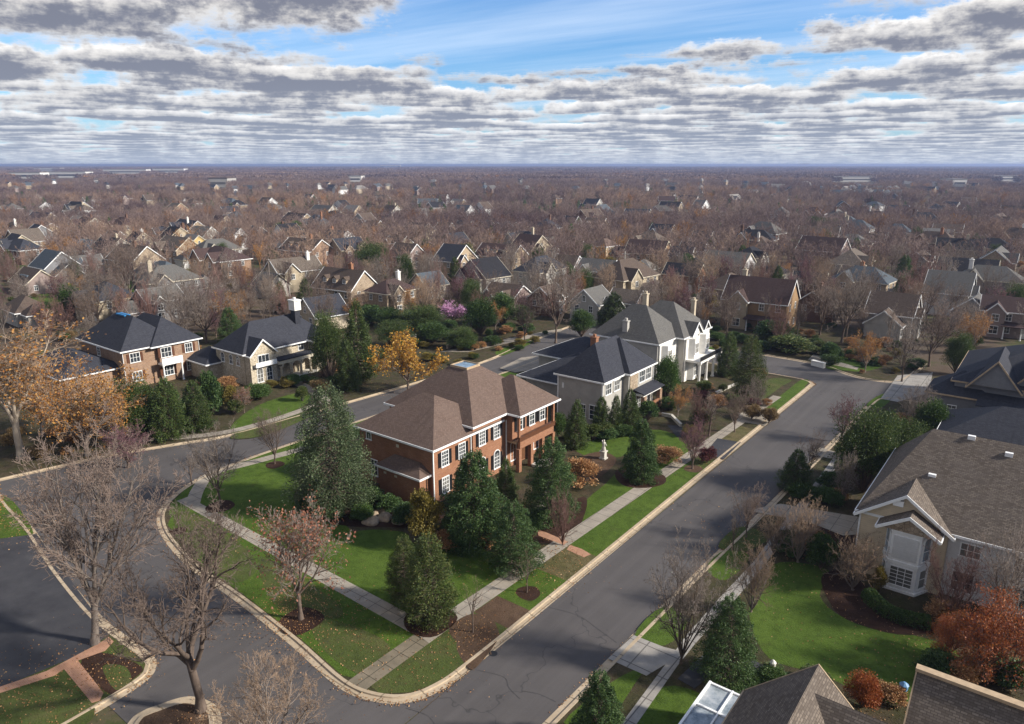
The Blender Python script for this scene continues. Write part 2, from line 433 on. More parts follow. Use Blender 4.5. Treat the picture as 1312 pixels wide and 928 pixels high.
z1, z2, z3 = BZ + .004, BZ + .009, BZ + .014
LZ = [0]
def lawn(poly, mat='lawn', name='lawn', z=None):
    LZ[0] += 1
    return flat(name, smooth_poly(poly, 4), (z or z1) + .0006 * (LZ[0] % 7), mat, True, .02)
lawn([(250, 650), (262, 628), (300, 604), (340, 592), (398, 577), (402, 595), (380, 628), (378, 648), (398, 668), (452, 682), (470, 775), (420, 745), (330, 690), (270, 655)])
lawn([(446, 688), (515, 683), (532, 699), (575, 698), (645, 712), (682, 728), (630, 772), (592, 800), (560, 815), (515, 803), (438, 758)])
flat('lawn', [(-71.5, 33.6), (-69, 31.6), (-60, 29.6), (-51.6, 29.2), (-43, 28.5), (-36.8, 27.7), (-36.0, 28), (-36.0, 34.6), (-73, 35.2)], z1 + .005, 'lawn', False, .02)
lawn([(222, 668), (246, 658), (310, 700), (330, 730), (300, 748), (250, 712)], 'lawn_worn', z=z2)
lawn([(330, 715), (372, 735), (420, 765), (440, 790), (400, 800), (350, 775)], 'lawn_worn', z=z2)
lawn([(398, 800), (440, 800), (500, 830), (470, 868), (420, 840)], 'lawn_worn', z=z2)
flat('lawn', [(-75.9, 98), (-77.3, 60), (-77.5, 46), (-76.7, 40.5), (-75.5, 37), (-73.5, 34.3), (-71, 32.8), (-70.5, 36), (-72, 44), (-73, 60), (-72, 98)], z1 - .001, 'lawn', False, .02)
def verge(p0, p1, mat):
    q = lambda p: -34.35 + (p - 35.9) * 2.1 / 77.1
    flat('lawn', [(q(p0) + .1, p0), (-30.45, p0), (-30.55, (p0 + p1) / 2), (-30.45, p1), (q(p1) + .1, p1)], z1 + .005, mat, False, .02)
flat('lawn', [(-34.4, 28.2), (-33.2, 28.1), (-31.6, 29.5), (-30.7, 31.5), (-30.5, 36), (-34.4, 36)], z1 + .005, 'lawn_worn', False, .02)
for a in ((36, 39.4, 'lawn_worn'), (39.4, 42.4, 'mulch_pale'), (42.4, 48, 'lawn'), (48, 53.2, 'lawn_dry'), (53.2, 79, 'lawn'), (79, 82.4, 'lawn_worn'), (88.6, 96, 'lawn_dry'), (104, 121, 'lawn')): verge(*a)
lawn([(730, 704), (746, 650), (775, 622), (800, 598), (842, 566), (872, 566), (884, 588), (810, 640), (765, 678)])
lawn([(735, 576), (765, 564), (800, 558), (845, 552), (870, 566), (820, 580), (770, 590)])
lawn([(722, 600), (737, 594), (747, 603), (742, 614), (728, 612)])
lawn([(960, 792), (972, 748), (1000, 722), (1062, 733), (1050, 765), (1080, 793), (1130, 807), (1205, 826), (1232, 852), (1180, 900), (1130, 900), (1050, 866), (985, 845)])
lawn([(813, 816), (850, 779), (880, 799), (852, 829)]); lawn([(722, 928), (784, 876), (824, 858), (812, 880), (775, 928)]); lawn([(808, 935), (850, 882), (905, 898), (880, 935)])
lawn([(920, 702), (948, 676), (985, 690), (955, 708)], 'lawn_worn'); lawn([(905, 730), (930, 706), (960, 715), (930, 745)])
lawn([(296, 548), (330, 521), (385, 504), (398, 514), (370, 531), (310, 558)]); lawn([(296, 560), (395, 527), (404, 532), (335, 560)], 'lawn_worn')
lawn([(380, 487), (405, 484), (425, 497), (415, 506), (395, 500)], 'lawn_worn')
lawn([(985, 529), (1010, 511), (1036, 491), (1026, 488), (1004, 505), (978, 524)]); lawn([(975, 514), (1000, 497), (1014, 488), (988, 486), (975, 498)], 'lawn_worn')
lawn([(1060, 473), (1100, 477), (1130, 471), (1120, 462), (1085, 456), (1065, 462)]); lawn([(1110, 520), (1130, 506), (1145, 508), (1128, 524)])
lawn([(0, 640), (18, 645), (43, 684), (20, 690), (0, 696)], 'lawn'); lawn([(-10, 890), (60, 862), (78, 858), (122, 910), (90, 940), (-10, 960)], 'lawn_worn')
lawn([(104, 853), (130, 838), (182, 856), (170, 873), (142, 892)], 'mulch'); lawn([(132, 856), (160, 856), (168, 874), (148, 886)], 'lawn_worn', z=z2)
for P in ([(8, 340), (22, 334), (46, 336), (44, 348), (20, 350)], [(36, 380), (60, 375), (78, 382), (70, 396), (52, 408), (60, 398)], [(136, 372), (155, 360), (172, 362), (170, 384), (150, 390)],
          [(214, 344), (228, 338), (244, 344), (236, 352)], [(312, 365), (330, 358), (345, 362), (335, 372)], [(908, 404), (935, 398), (948, 406), (925, 416)],
          [(898, 440), (915, 434), (925, 444), (905, 450)], [(908, 404), (912, 403), (914, 404), (910, 405)]):
    pass
lawn([(636, 451), (676, 436), (682, 440), (645, 456)])
for P in ([(8, 340), (22, 334), (46, 336), (44, 348), (20, 350)], [(36, 380), (60, 375), (78, 382), (70, 396), (52, 408), (60, 398)], [(136, 372), (155, 360), (172, 362), (170, 384), (150, 390)],
          [(214, 344), (228, 338), (244, 344), (236, 352)], [(312, 365), (330, 358), (345, 362), (335, 372)], [(908, 404), (935, 398), (948, 406), (925, 416)], [(898, 440), (915, 434), (925, 444), (905, 450)]):
    lawn(P, z=.035)
# mulch rings and beds
def disc(px, py, r, mat='mulch', sx=1):
    x, y = at(px, py); rr = random.Random(int(px * 7 + py))
    flat('mulch_bed', smooth_poly([(x + math.cos(a) * r * sx * rr.uniform(.85, 1.1), y + math.sin(a) * r * rr.uniform(.85, 1.1)) for a in [k * math.pi / 4 for k in range(8)]], 3), z3, mat, False, .02)
for p in ((283, 650, 1.5, 'mulch'), (386, 797, 1.9, 'mulch'), (607, 808, 2.1, 'mulch_pale'), (677, 762, 1.1, 'mulch'), (352, 597, 1.2, 'mulch'), (229, 682, .8, 'mulch'), (820, 613, 3.0, 'mulch'), (550, 797, 2.3, 'mulch'),
          (888, 602, 1.2, 'mulch_pale')): disc(*p)
lawn([(382, 612), (400, 598), (470, 630), (560, 660), (660, 690), (690, 712), (640, 712), (575, 690), (520, 678), (448, 676), (398, 660)], 'mulch', 'mulch_bed', z2)
lawn([(672, 690), (740, 640), (752, 650), (735, 690), (715, 698)], 'mulch', 'mulch_bed', z2); lawn([(740, 590), (770, 580), (790, 592), (760, 618), (742, 612)], 'mulch_pale', 'mulch_bed', z2)
lawn([(1052, 742), (1075, 733), (1110, 752), (1150, 790), (1200, 810), (1150, 815), (1085, 796), (1062, 772)], 'mulch', 'mulch_bed', z3)
lawn([(1040, 668), (1085, 668), (1100, 690), (1075, 708), (1045, 690)], 'mulch', 'mulch_bed', z2); lawn([(600, 858), (585, 825), (620, 800), (640, 815), (615, 852)], 'mulch_pale', 'mulch_bed', z2)

# pavements, drives, paths
W = z2 + .004
flat('pavement', [(-73.5, 35.0), (-73.5, 36.3), (-34.3, 35.9), (-34.3, 34.2)], W, 'concrete_walk', False)
flat('pavement', [(-36, 35.9), (-34.3, 35.9), (-32.2, 113), (-33.6, 113)], W, 'concrete_walk', False)
flat('pavement', [(-36, 27.3), (-34.3, 27.4), (-34.3, 34.2), (-36, 34.4)], W, 'concrete_mossy', False)
flat('pavement', [at(*p) for p in ((792, 935), (855, 850), (880, 815), (920, 770), (965, 722), (1000, 675), (1050, 612), (1072, 582), (1082, 584), (1060, 618), (1012, 680), (978, 728), (935, 778), (892, 825), (868, 855), (812, 935))], W, 'concrete_grey', False)
flat('driveway', [(779, 846), (812, 816), (850, 831), (878, 838), (828, 868)], W + .004, 'concrete_grey'); flat('driveway', [(957, 656), (1000, 647), (1106, 665), (1106, 686), (1080, 688), (1035, 670)], W + .004, 'concrete_walk')
flat('driveway', [(1036, 584), (1048, 574), (1076, 582), (1072, 590)], W + .004, 'concrete_walk'); flat('driveway', [(0, 692), (47, 686), (90, 744), (132, 802), (140, 816), (100, 842), (0, 884), (-60, 860), (-60, 700)], W, 'asphalt_dark')
flat('driveway', [(903, 582), (919, 563), (949, 568), (927, 590)], W + .004, 'asphalt_dark'); flat('driveway', [(855, 546), (880, 546), (893, 558), (868, 562)], W, 'asphalt_dark')
flat('driveway', [(945, 532), (962, 526), (994, 534), (980, 547), (953, 542)], W + .004, 'concrete_walk'); flat('driveway', [(640, 473), (668, 459), (712, 455), (705, 472), (660, 478)], W, 'concrete_walk')
flat('driveway', [at(*p) for p in ((1128, 512), (1150, 482), (1195, 478), (1190, 505), (1150, 516))], W, 'concrete_grey', False)
flat('brick_path', [(78, 854), (96, 843), (133, 890), (128, 900), (118, 903)], W + .004, 'paver'); flat('brick_path', [(-5, 884), (60, 862), (128, 826), (140, 818), (146, 824), (135, 836), (96, 850), (70, 868), (-5, 892)], W + .002, 'paver')
flat('brick_path', [(688, 680), (700, 684), (728, 696), (722, 700), (690, 688)], W + .004, 'paver'); flat('brick_path', [(730, 700), (745, 705), (757, 712), (748, 716), (726, 706)], W + .004, 'paver')
flat('garden_path', smooth_poly([at(*p) for p in ((345, 478), (372, 492), (402, 508), (412, 520), (425, 516), (412, 504), (384, 488), (358, 474))], 3), W, 'concrete_walk', False)
def strip(name, pts, w, mat, z):
    L = smooth_poly([at(*p) for p in pts], 4, False); b = MB(); A = []
    for i, p in enumerate(L):
        q, r = L[max(0, i - 1)], L[min(len(L) - 1, i + 1)]; d = np.array((r[0] - q[0], r[1] - q[1])); d /= np.linalg.norm(d); A.append((p[0] - d[1] * w / 2, p[1] + d[0] * w / 2, p[0] + d[1] * w / 2, p[1] - d[0] * w / 2))
    for a, c in zip(A, A[1:]): b.face([(a[2], a[3], z), (c[2], c[3], z), (c[0], c[1], z), (a[0], a[1], z)])
    structure(name, b, mat)
strip('pavement', [(170, 566), (252, 560), (299, 553), (345, 541), (389, 526), (404, 520)], 1.5, 'concrete_walk', W)
strip('pavement', [(262, 614), (285, 603), (307, 598), (345, 588), (386, 577), (402, 572)], 1.5, 'concrete_walk', W + .002)
strip('pavement', [(247, 648), (252, 632), (264, 612)], 1.5, 'concrete_walk', W + .004)
flat('garden_path', [at(*p) for p in ((563, 452), (700, 425), (720, 422), (720, 425), (600, 452))], W, 'concrete_walk', False); flat('pavement', [at(*p) for p in ((1035, 462), (1042, 455), (1100, 472), (1098, 475))], W, 'concrete_walk', False)
flat('patio', [(868, 872), (900, 842), (965, 848), (1000, 866), (958, 902), (912, 866), (890, 885)], W + .02, 'asphalt_dark')
flat('garden_path', smooth_poly([at(*p) for p in ((684, 668), (700, 655), (712, 640), (700, 630), (690, 645), (678, 662))], 3), W + .008, 'concrete_walk', False)
for line in ([(700, 778), (740, 789), (765, 806), (790, 824)], [(610, 859), (645, 868), (652, 882), (666, 896)], [(668, 886), (690, 890), (712, 900)], [(930, 590), (955, 600), (985, 606)], [(520, 908), (548, 918), (560, 935)],
             [(900, 640), (920, 650), (948, 658)], [(60, 720), (100, 735), (128, 740)]):
    b = MB(); L = smooth_poly([at(*p) for p in line], 6, False); rr = random.Random(3)
    for p, q in zip(L, L[1:]):
        d = np.array(q) - np.array(p); d /= np.linalg.norm(d); n = np.array((-d[1], d[0])) * rr.uniform(.02, .045)
        b.face([(p[0] - n[0], p[1] - n[1], .036), (q[0] - n[0], q[1] - n[1], .036), (q[0] + n[0], q[1] + n[1], .036), (p[0] + n[0], p[1] + n[1], .036)])
    structure('tar_seam', b, 'tar')

# ------------------------------------------------------------------ plants
def unit(v): return v / (np.linalg.norm(v) + 1e-9)

def grow(seed, h, trunk=.25, leaders=5, spread=(18, 40), kids=(9, 8, 5), ratio=(.5, .45, .4), up=(.10, .10, .06, .04), jit=.16, r0=.02, steps=(7, 5, 4, 3), lead_len=.8, t0=.18, flare=1.5):
    g = np.random.default_rng(seed); S = []
    def rec(p, d, L, r, lev):
        n = steps[min(lev, len(steps) - 1)]; ph = g.uniform(0, 6.28); rr = r
        nk = kids[lev] if lev < len(kids) else 0; start = t0 if lev == 0 else .12
        done = 0
        for i in range(n):
            d = unit(d + jit * g.normal(size=3) * (.6 if lev == 0 else 1) + np.array((0, 0, up[min(lev, len(up) - 1)])))
            q = p + d * L / n; r1 = r * (1 - .86 * (i + 1) / n)
            S.append((p, q, rr, r1, lev)); t = (i + 1) / n
            want = int(nk * max(0, (t - start) / (1 - start)))
            while done < want:
                ph += 2.4 + g.uniform(-.5, .5); u = unit(np.cross(d, g.normal(size=3))); w = np.cross(d, u)
                a = math.radians(g.uniform(28, 58)); dd = unit(d * math.cos(a) + (u * math.cos(ph) + w * math.sin(ph)) * math.sin(a))
                f = g.uniform(0, 1); pp = p + (q - p) * f
                rec(pp, dd, L * ratio[lev] * (1.15 - .55 * t) * g.uniform(.75, 1.2), max(.003 * h / 10, min(rr * .62, r * .5)), lev + 1); done += 1
            p, rr = q, r1
        return p
    p = np.zeros(3); n = 4; R0 = r0 * h; ht = trunk * h; d = np.array((0, 0, 1.))
    for i in range(n):
        d = unit(d + .05 * g.normal(size=3)); d[2] = abs(d[2]); q = p + d * ht / n
        S.append((p, q, R0 * (flare if i == 0 else 1.05 - .05 * i), R0 * (1 - .05 * i), 0)); p = q
    for k in range(leaders):
        a = math.radians(g.uniform(*spread)) * (0.35 if k == 0 else 1); ph = 2 * math.pi * k / leaders + g.uniform(-.4, .4)
        dd = np.array((math.sin(a) * math.cos(ph), math.sin(a) * math.sin(ph), math.cos(a)))
        rec(p - d * ht * g.uniform(0, .25), dd, h * lead_len * (1 - trunk) * g.uniform(.85, 1.1), R0 * g.uniform(.5, .72), 0)
    return S

def seg_mesh(S, sides):
    if not S: return np.zeros((0, 3)), np.zeros((0, 4), int)
    p0 = np.array([s[0] for s in S]); p1 = np.array([s[1] for s in S]); r0 = np.array([s[2] for s in S]); r1 = np.array([s[3] for s in S])
    d = p1 - p0; d /= np.linalg.norm(d, axis=1)[:, None] + 1e-9
    ref = np.where(np.abs(d[:, 2:3]) < .9, (0, 0, 1.), (1., 0, 0)); u = np.cross(d, ref); u /= np.linalg.norm(u, axis=1)[:, None]; w = np.cross(d, u)
    A = [2 * math.pi * k / sides for k in range(sides)]
    V = np.concatenate([np.stack([p0 + r0[:, None] * (math.cos(t) * u + math.sin(t) * w) for t in A], 1), np.stack([p1 + r1[:, None] * (math.cos(t) * u + math.sin(t) * w) for t in A], 1)], 1)
    n = len(S); base = (np.arange(n) * 2 * sides)[:, None, None]
    F = np.array([(k, (k + 1) % sides, sides + (k + 1) % sides, sides + k) for k in range(sides)])[None] + base
    return V.reshape(-1, 3), F.reshape(-1, 4)

def bare_meshes(name, seed, bark, twig, cut=2, rmin=.006, **kw):
    """two meshes: trunk with limbs, and the crown of fine branches and twigs"""
    S = grow(seed, **kw); h = kw['h']
    S = [(a, b, max(r, rmin), max(q, rmin * .6), l) for a, b, r, q, l in S]
    Va, Fa = seg_mesh([s for s in S if s[4] == 0], 7); Vb, Fb = seg_mesh([s for s in S if 0 < s[4] < cut], 4)
    Vc, Fc = seg_mesh([s for s in S if s[4] >= cut], 3)
    tr = np_mesh(name + '_trunk', np.concatenate([Va, Vb]), np.concatenate([Fa, Fb + len(Va)]), bark, True)
    return tr, np_mesh(name + '_crown', Vc, Fc, twig), S

def leaves(P, D, size, seed, aspect=.55, fold=True, spread=.8):
    """diamond leaves at points P roughly along directions D"""
    g = np.random.default_rng(seed); n = len(P); D = D + spread * g.normal(size=(n, 3)); D /= np.linalg.norm(D, axis=1)[:, None] + 1e-9
    s = size * g.uniform(.6, 1.3, n)[:, None]; X = np.cross(D, g.normal(size=(n, 3))); X /= np.linalg.norm(X, axis=1)[:, None] + 1e-9
    N = np.cross(D, X)
    V = np.stack([P - D * s * .5, P + X * s * aspect * .5 + N * s * .08, P + D * s * .5, P - X * s * aspect * .5 + N * s * .08], 1)
    return V.reshape(-1, 3), np.arange(4 * n).reshape(n, 4)

def conifer_meshes(name, seed, mat, h=10, rad=.3, n=7000, size=.34, bark='bark_brown', shape=.85, droop=.25, base=.04, layered=1.0):
    g = np.random.default_rng(seed); P = []; D = []; S = []
    z = base * h; lev = 0
    while z < h * .985:
        f = (z / h - base) / (1 - base); Rz = rad * h * (1 - f) ** shape * (1 - .25 * max(0, .12 - f) / .12) + .02 * h
        nb = max(4, int(11 * (1 - f * .6)))
        for k in range(nb):
            a = 2 * math.pi * k / nb + lev * 1.1 + g.uniform(-.3, .3); L = Rz * g.uniform(.7, 1.16); z0 = z + g.uniform(-.02, .02) * h
            m = int(n / 220 * (.35 + Rz / (rad * h))); t = np.sqrt(g.uniform(.12, 1, m)); w = g.normal(size=m) * L * .17 * (1.15 - t * .6)
            x = np.stack([math.cos(a) * t * L - math.sin(a) * w, math.sin(a) * t * L + math.cos(a) * w, z0 + L * (.22 * t - droop * 1.7 * t * t) + g.normal(size=m) * .018 * h * layered], 1)
            P.append(x); D.append(np.tile((math.cos(a), math.sin(a), .12 - droop), (m, 1)))
            S.append((np.array((0, 0, z0)), np.array((math.cos(a) * L * .9, math.sin(a) * L * .9, z0 + L * (.2 - droop * 1.3))), .012 * h * (1 - f) + .01, .006, 1))
        z += h * .052 * (1 - f * .45) * g.uniform(.85, 1.15); lev += 1
    P = np.concatenate(P); D = np.concatenate(D)
    V, F = leaves(P, D, size, seed, .42, spread=.55)
    S += [(np.array((0, 0, 0)), np.array((0, 0, h * .5)), .02 * h, .013 * h, 0), (np.array((0, 0, h * .5)), np.array((0, 0, h)), .013 * h, .004, 0)]
    Vt, Ft = seg_mesh(S, 5)
    return np_mesh(name + '_trunk', Vt, Ft, bark), np_mesh(name + '_crown', V, F, mat)

def bushy_meshes(name, seed, mat, h=3, w=3, n=5000, size=.2, clumps=40, trunk=.0, bark='bark_brown', rough=.3, flat_=1.0):
    g = np.random.default_rng(seed); z0 = trunk * h; H = h - z0; P = []; D = []; S = []
    for k in range(clumps):
        v = unit(g.normal(size=3)); v[2] = v[2] if v[2] > -.55 else -v[2]
        r = g.uniform(.62, 1.0) * (1 + rough * g.uniform(-.6, .6)); c = np.array((v[0] * w * .42 * r, v[1] * w * .42 * r, z0 + H * .5 + v[2] * H * .42 * r))
        m = n // clumps; cr = g.uniform(.14, .24) * min(w, H)
        q = g.normal(size=(m, 3)); q /= np.linalg.norm(q, axis=1)[:, None]; q *= (g.uniform(0, 1, m) ** .4)[:, None]
        P.append(c + q * cr * np.array((1.1, 1.1, .85))); D.append(q + v)
        S.append((np.array((0, 0, max(.02, z0 * .8))), c, .02 * h, .008, 1))
    P = np.concatenate(P); D = np.concatenate(D); k = P[:, 2] > .05; V, F = leaves(P[k], D[k], size, seed, .6)
    S.append((np.zeros(3), np.array((0, 0, z0 + H * .3)), .035 * h, .02 * h, 0)); Vt, Ft = seg_mesh(S, 5)
    return np_mesh(name + '_trunk', Vt, Ft, bark), np_mesh(name + '_crown', V, F, mat)

def leafy_bare(name, seed, bark, twig, mat, n=2500, size=.16, jitter=.25, **kw):
    tr, cr, S = bare_meshes(name, seed, bark, twig, **kw); g = np.random.default_rng(seed)
    T = [s for s in S if s[4] >= 2] or [s for s in S if s[4] >= 1]; ix = g.integers(0, len(T), n)
    E1 = np.array([T[i][1] for i in ix]); Dd = np.array([T[i][1] - T[i][0] for i in ix]); Dd /= np.linalg.norm(Dd, axis=1)[:, None] + 1e-9
    P = E1 + jitter * g.normal(size=(n, 3)); V, F = leaves(P, Dd, size, seed, .65, spread=1.2)
    return tr, cr, np_mesh(name + '_leaves', V, F, mat)

def plant(name, meshes, loc, h, w, label, cat, group=None, rot=None, h0=10., w0=6.):
    """a tree: Empty with trunk, crown (and leaves); meshes were built h0 tall and w0 wide"""
    t = empty(name, loc, label, cat, group, rnd.uniform(0, 6.28) if rot is None else rot)
    t.scale = (w / w0, w / w0, h / h0)
    link('trunk', meshes[0], t); link('crown', meshes[1], t)
    if len(meshes) > 2: link('leaves', meshes[2], t)
    return t

def dims(ms):
    c = [v for m in ms for v in m.vertices]
    a = np.concatenate([np.array([x.co[:] for x in m.vertices]) for m in ms]); r = np.hypot(a[:, 0], a[:, 1])
    return float(np.percentile(a[:, 2], 99.7)), float(np.percentile(r, 97.5)) * 2

LIB = {}
def lib(key, make):
    if key not in LIB:
        ms = make(); ms = ms[:3] if len(ms) > 2 and not isinstance(ms[2], list) else ms[:2]
        LIB[key] = (ms, *dims(ms))
    return LIB[key]

def put(kind, name, bx, by, ty, wpx, label, cat, group=None, rot=None, z=BZ):
    """a plant whose foot stands at photo pixel (bx, by), top at row ty, crown wpx pixels wide"""
    x, y = at(bx, by); zc = proj(x, y)[2]; h = max(.5, height_of(bx, by, ty)); w = wpx * zc / FP
    ms, h0, w0 = lib(kind, KINDS[kind])
    return plant(name, ms, (x, y, z - .03), h, w, label, cat, group, rot, h0, w0)

big = dict(h=10, kids=(13, 9, 7), ratio=(.5, .46, .42), steps=(8, 5, 4, 2))
mid = dict(h=10, kids=(12, 8, 6), ratio=(.5, .46, .4), steps=(6, 4, 3, 2))
KINDS = {
 'elm': lambda: bare_meshes('elm', 3, 'bark_grey', 'twig_brown', leaders=7, spread=(16, 40), trunk=.22, r0=.017, rmin=.011, up=(.09, .11, .06, .03), **big)[:2],
 'elm2': lambda: bare_meshes('elm2', 14, 'bark_brown', 'twig_brown', leaders=7, spread=(24, 66), trunk=.3, r0=.02, rmin=.011, up=(.07, .07, .04, .0), t0=.3, jit=.2, **dict(big, kids=(12, 9, 7)))[:2],
 'elm3': lambda: bare_meshes('elm3', 25, 'bark_grey', 'twig_tan', leaders=6, spread=(20, 50), trunk=.2, r0=.02, rmin=.012, **big)[:2],
 'sycamore': lambda: leafy_bare('sycamore', 31, 'bark_pale', 'twig_tan', 'leaf_orange', n=1500, size=.16, leaders=5, spread=(10, 34), trunk=.3, r0=.015, rmin=.012, **big),
 'rounded': lambda: bare_meshes('rounded', 41, 'bark_brown', 'twig_grey', leaders=8, spread=(16, 50), trunk=.2, r0=.015, rmin=.012, **mid)[:2],
 'rounded2': lambda: bare_meshes('rounded2', 42, 'bark_brown', 'twig_brown', leaders=7, spread=(12, 42), trunk=.17, r0=.015, rmin=.013, **mid)[:2],
 'sapling': lambda: bare_meshes('sapling', 51, 'bark_brown', 'twig_tan', leaders=4, spread=(12, 34), trunk=.32, r0=.016, rmin=.014, h=10, kids=(6, 4, 3), steps=(5, 3, 2, 2))[:2],
 'sapling2': lambda: bare_meshes('sapling2', 52, 'bark_brown', 'twig_grey', leaders=5, spread=(10, 30), trunk=.22, r0=.02, rmin=.016, h=10, kids=(7, 5, 3), steps=(5, 3, 2, 2))[:2],
 'plum': lambda: bare_meshes('plum', 53, 'bark_brown', 'twig_purple', leaders=8, spread=(15, 44), trunk=.16, r0=.018, rmin=.014, **mid)[:2],
 'multi': lambda: bare_meshes('multi', 61, 'bark_brown', 'twig_grey', leaders=9, spread=(12, 50), trunk=.06, r0=.017, rmin=.014, **mid)[:2],
 'multi2': lambda: bare_meshes('multi2', 62, 'bark_red', 'twig_red', leaders=9, spread=(14, 55), trunk=.05, r0=.02, rmin=.014, **mid)[:2],
 'multi_tan': lambda: bare_meshes('multi_tan', 63, 'bark_grey', 'twig_tan', leaders=10, spread=(18, 62), trunk=.05, r0=.022, rmin=.014, **mid)[:2],
 'rust': lambda: leafy_bare('rust', 71, 'bark_brown', 'twig_grey', 'leaf_rust', n=2600, size=.2, leaders=7, spread=(18, 46), trunk=.24, r0=.017, rmin=.013, **mid),
 'orange': lambda: leafy_bare('orange', 72, 'bark_grey', 'twig_tan', 'leaf_orange', n=4200, size=.2, jitter=.3, leaders=7, spread=(25, 66), trunk=.16, r0=.02, rmin=.012, **mid),
 'orange2': lambda: leafy_bare('orange2', 73, 'bark_grey', 'twig_tan', 'leaf_orange', n=4200, size=.22, leaders=7, spread=(20, 60), trunk=.18, r0=.02, rmin=.012, **mid),
 'yellow': lambda: leafy_bare('yellow', 74, 'bark_brown', 'twig_tan', 'leaf_yellow', n=4200, size=.32, leaders=6, spread=(20, 60), trunk=.2, r0=.02, rmin=.012, **mid),
 'redmaple': lambda: leafy_bare('redmaple', 75, 'bark_brown', 'twig_red', 'leaf_red', n=11000, size=.22, jitter=.35, leaders=8, spread=(25, 68), trunk=.14, r0=.02, rmin=.012, **mid),
 'pinktree': lambda: leafy_bare('pinktree', 76, 'bark_brown', 'twig_red', 'leaf_pink', n=3500, size=.4, leaders=6, spread=(20, 60), trunk=.16, r0=.02, rmin=.012, **mid),
 'spruce': lambda: conifer_meshes('spruce', 81, 'leaf_spruce', rad=.36, n=40000, size=.22, shape=.58, droop=.2),
 'spruce2': lambda: conifer_meshes('spruce2', 82, 'leaf_spruce', rad=.4, n=40000, size=.21, shape=.48, droop=.15),
 'cone': lambda: conifer_meshes('cone', 83, 'leaf_pine', rad=.3, n=24000, size=.23, shape=.62, droop=.1, layered=1.5),
 'lightcone': lambda: conifer_meshes('lightcone', 84, 'leaf_light', rad=.33, n=28000, size=.2, shape=.5, droop=-.05, layered=1.6),
 'fir': lambda: conifer_meshes('fir', 85, 'leaf_greyfir', rad=.4, n=52000, size=.17, shape=.4, droop=.16, layered=1.9, base=.06),
 'firbush': lambda: bushy_meshes('firbush', 96, 'leaf_greyfir', h=10, w=6.4, n=24000, size=.26, clumps=130, trunk=.05, rough=.45),
 'pine': lambda: bushy_meshes('pine', 86, 'leaf_pine', h=10, w=8, n=34000, size=.22, clumps=120, trunk=.0, rough=.6),
 'darkround': lambda: bushy_meshes('darkround', 87, 'leaf_green', h=10, w=8, n=16000, size=.34, clumps=90, trunk=.0, rough=.5),
 'shrub_green': lambda: bushy_meshes('shrub_green', 88, 'leaf_green', h=10, w=10, n=9000, size=.55, clumps=60, rough=.2),
 'shrub_dark': lambda: bushy_meshes('shrub_dark', 89, 'leaf_spruce', h=10, w=10, n=8000, size=.7, clumps=45, rough=.35),
 'shrub_gold': lambda: bushy_meshes('shrub_gold', 90, 'leaf_gold', h=10, w=7, n=9000, size=.4, clumps=55, rough=.4),
 'shrub_light': lambda: bushy_meshes('shrub_light', 91, 'leaf_light', h=10, w=10, n=7000, size=.65, clumps=45, rough=.35),
 'shrub_red': lambda: bushy_meshes('shrub_red', 92, 'leaf_red', h=10, w=11, n=8000, size=.5, clumps=50, rough=.3),
 'shrub_maroon': lambda: bushy_meshes('shrub_maroon', 93, 'leaf_maroon', h=10, w=12, n=6000, size=.7, clumps=40, rough=.4),
 'shrub_brown': lambda: bushy_meshes('shrub_brown', 94, 'leaf_fallen', h=10, w=13, n=6000, size=.6, clumps=45, rough=.4),
 'shrub_orange': lambda: bushy_meshes('shrub_orange', 95, 'leaf_straw', h=10, w=9, n=6000, size=.6, clumps=45, rough=.4, trunk=.1),
}
BT, EV, SH = 'tree', 'evergreen tree', 'shrub'
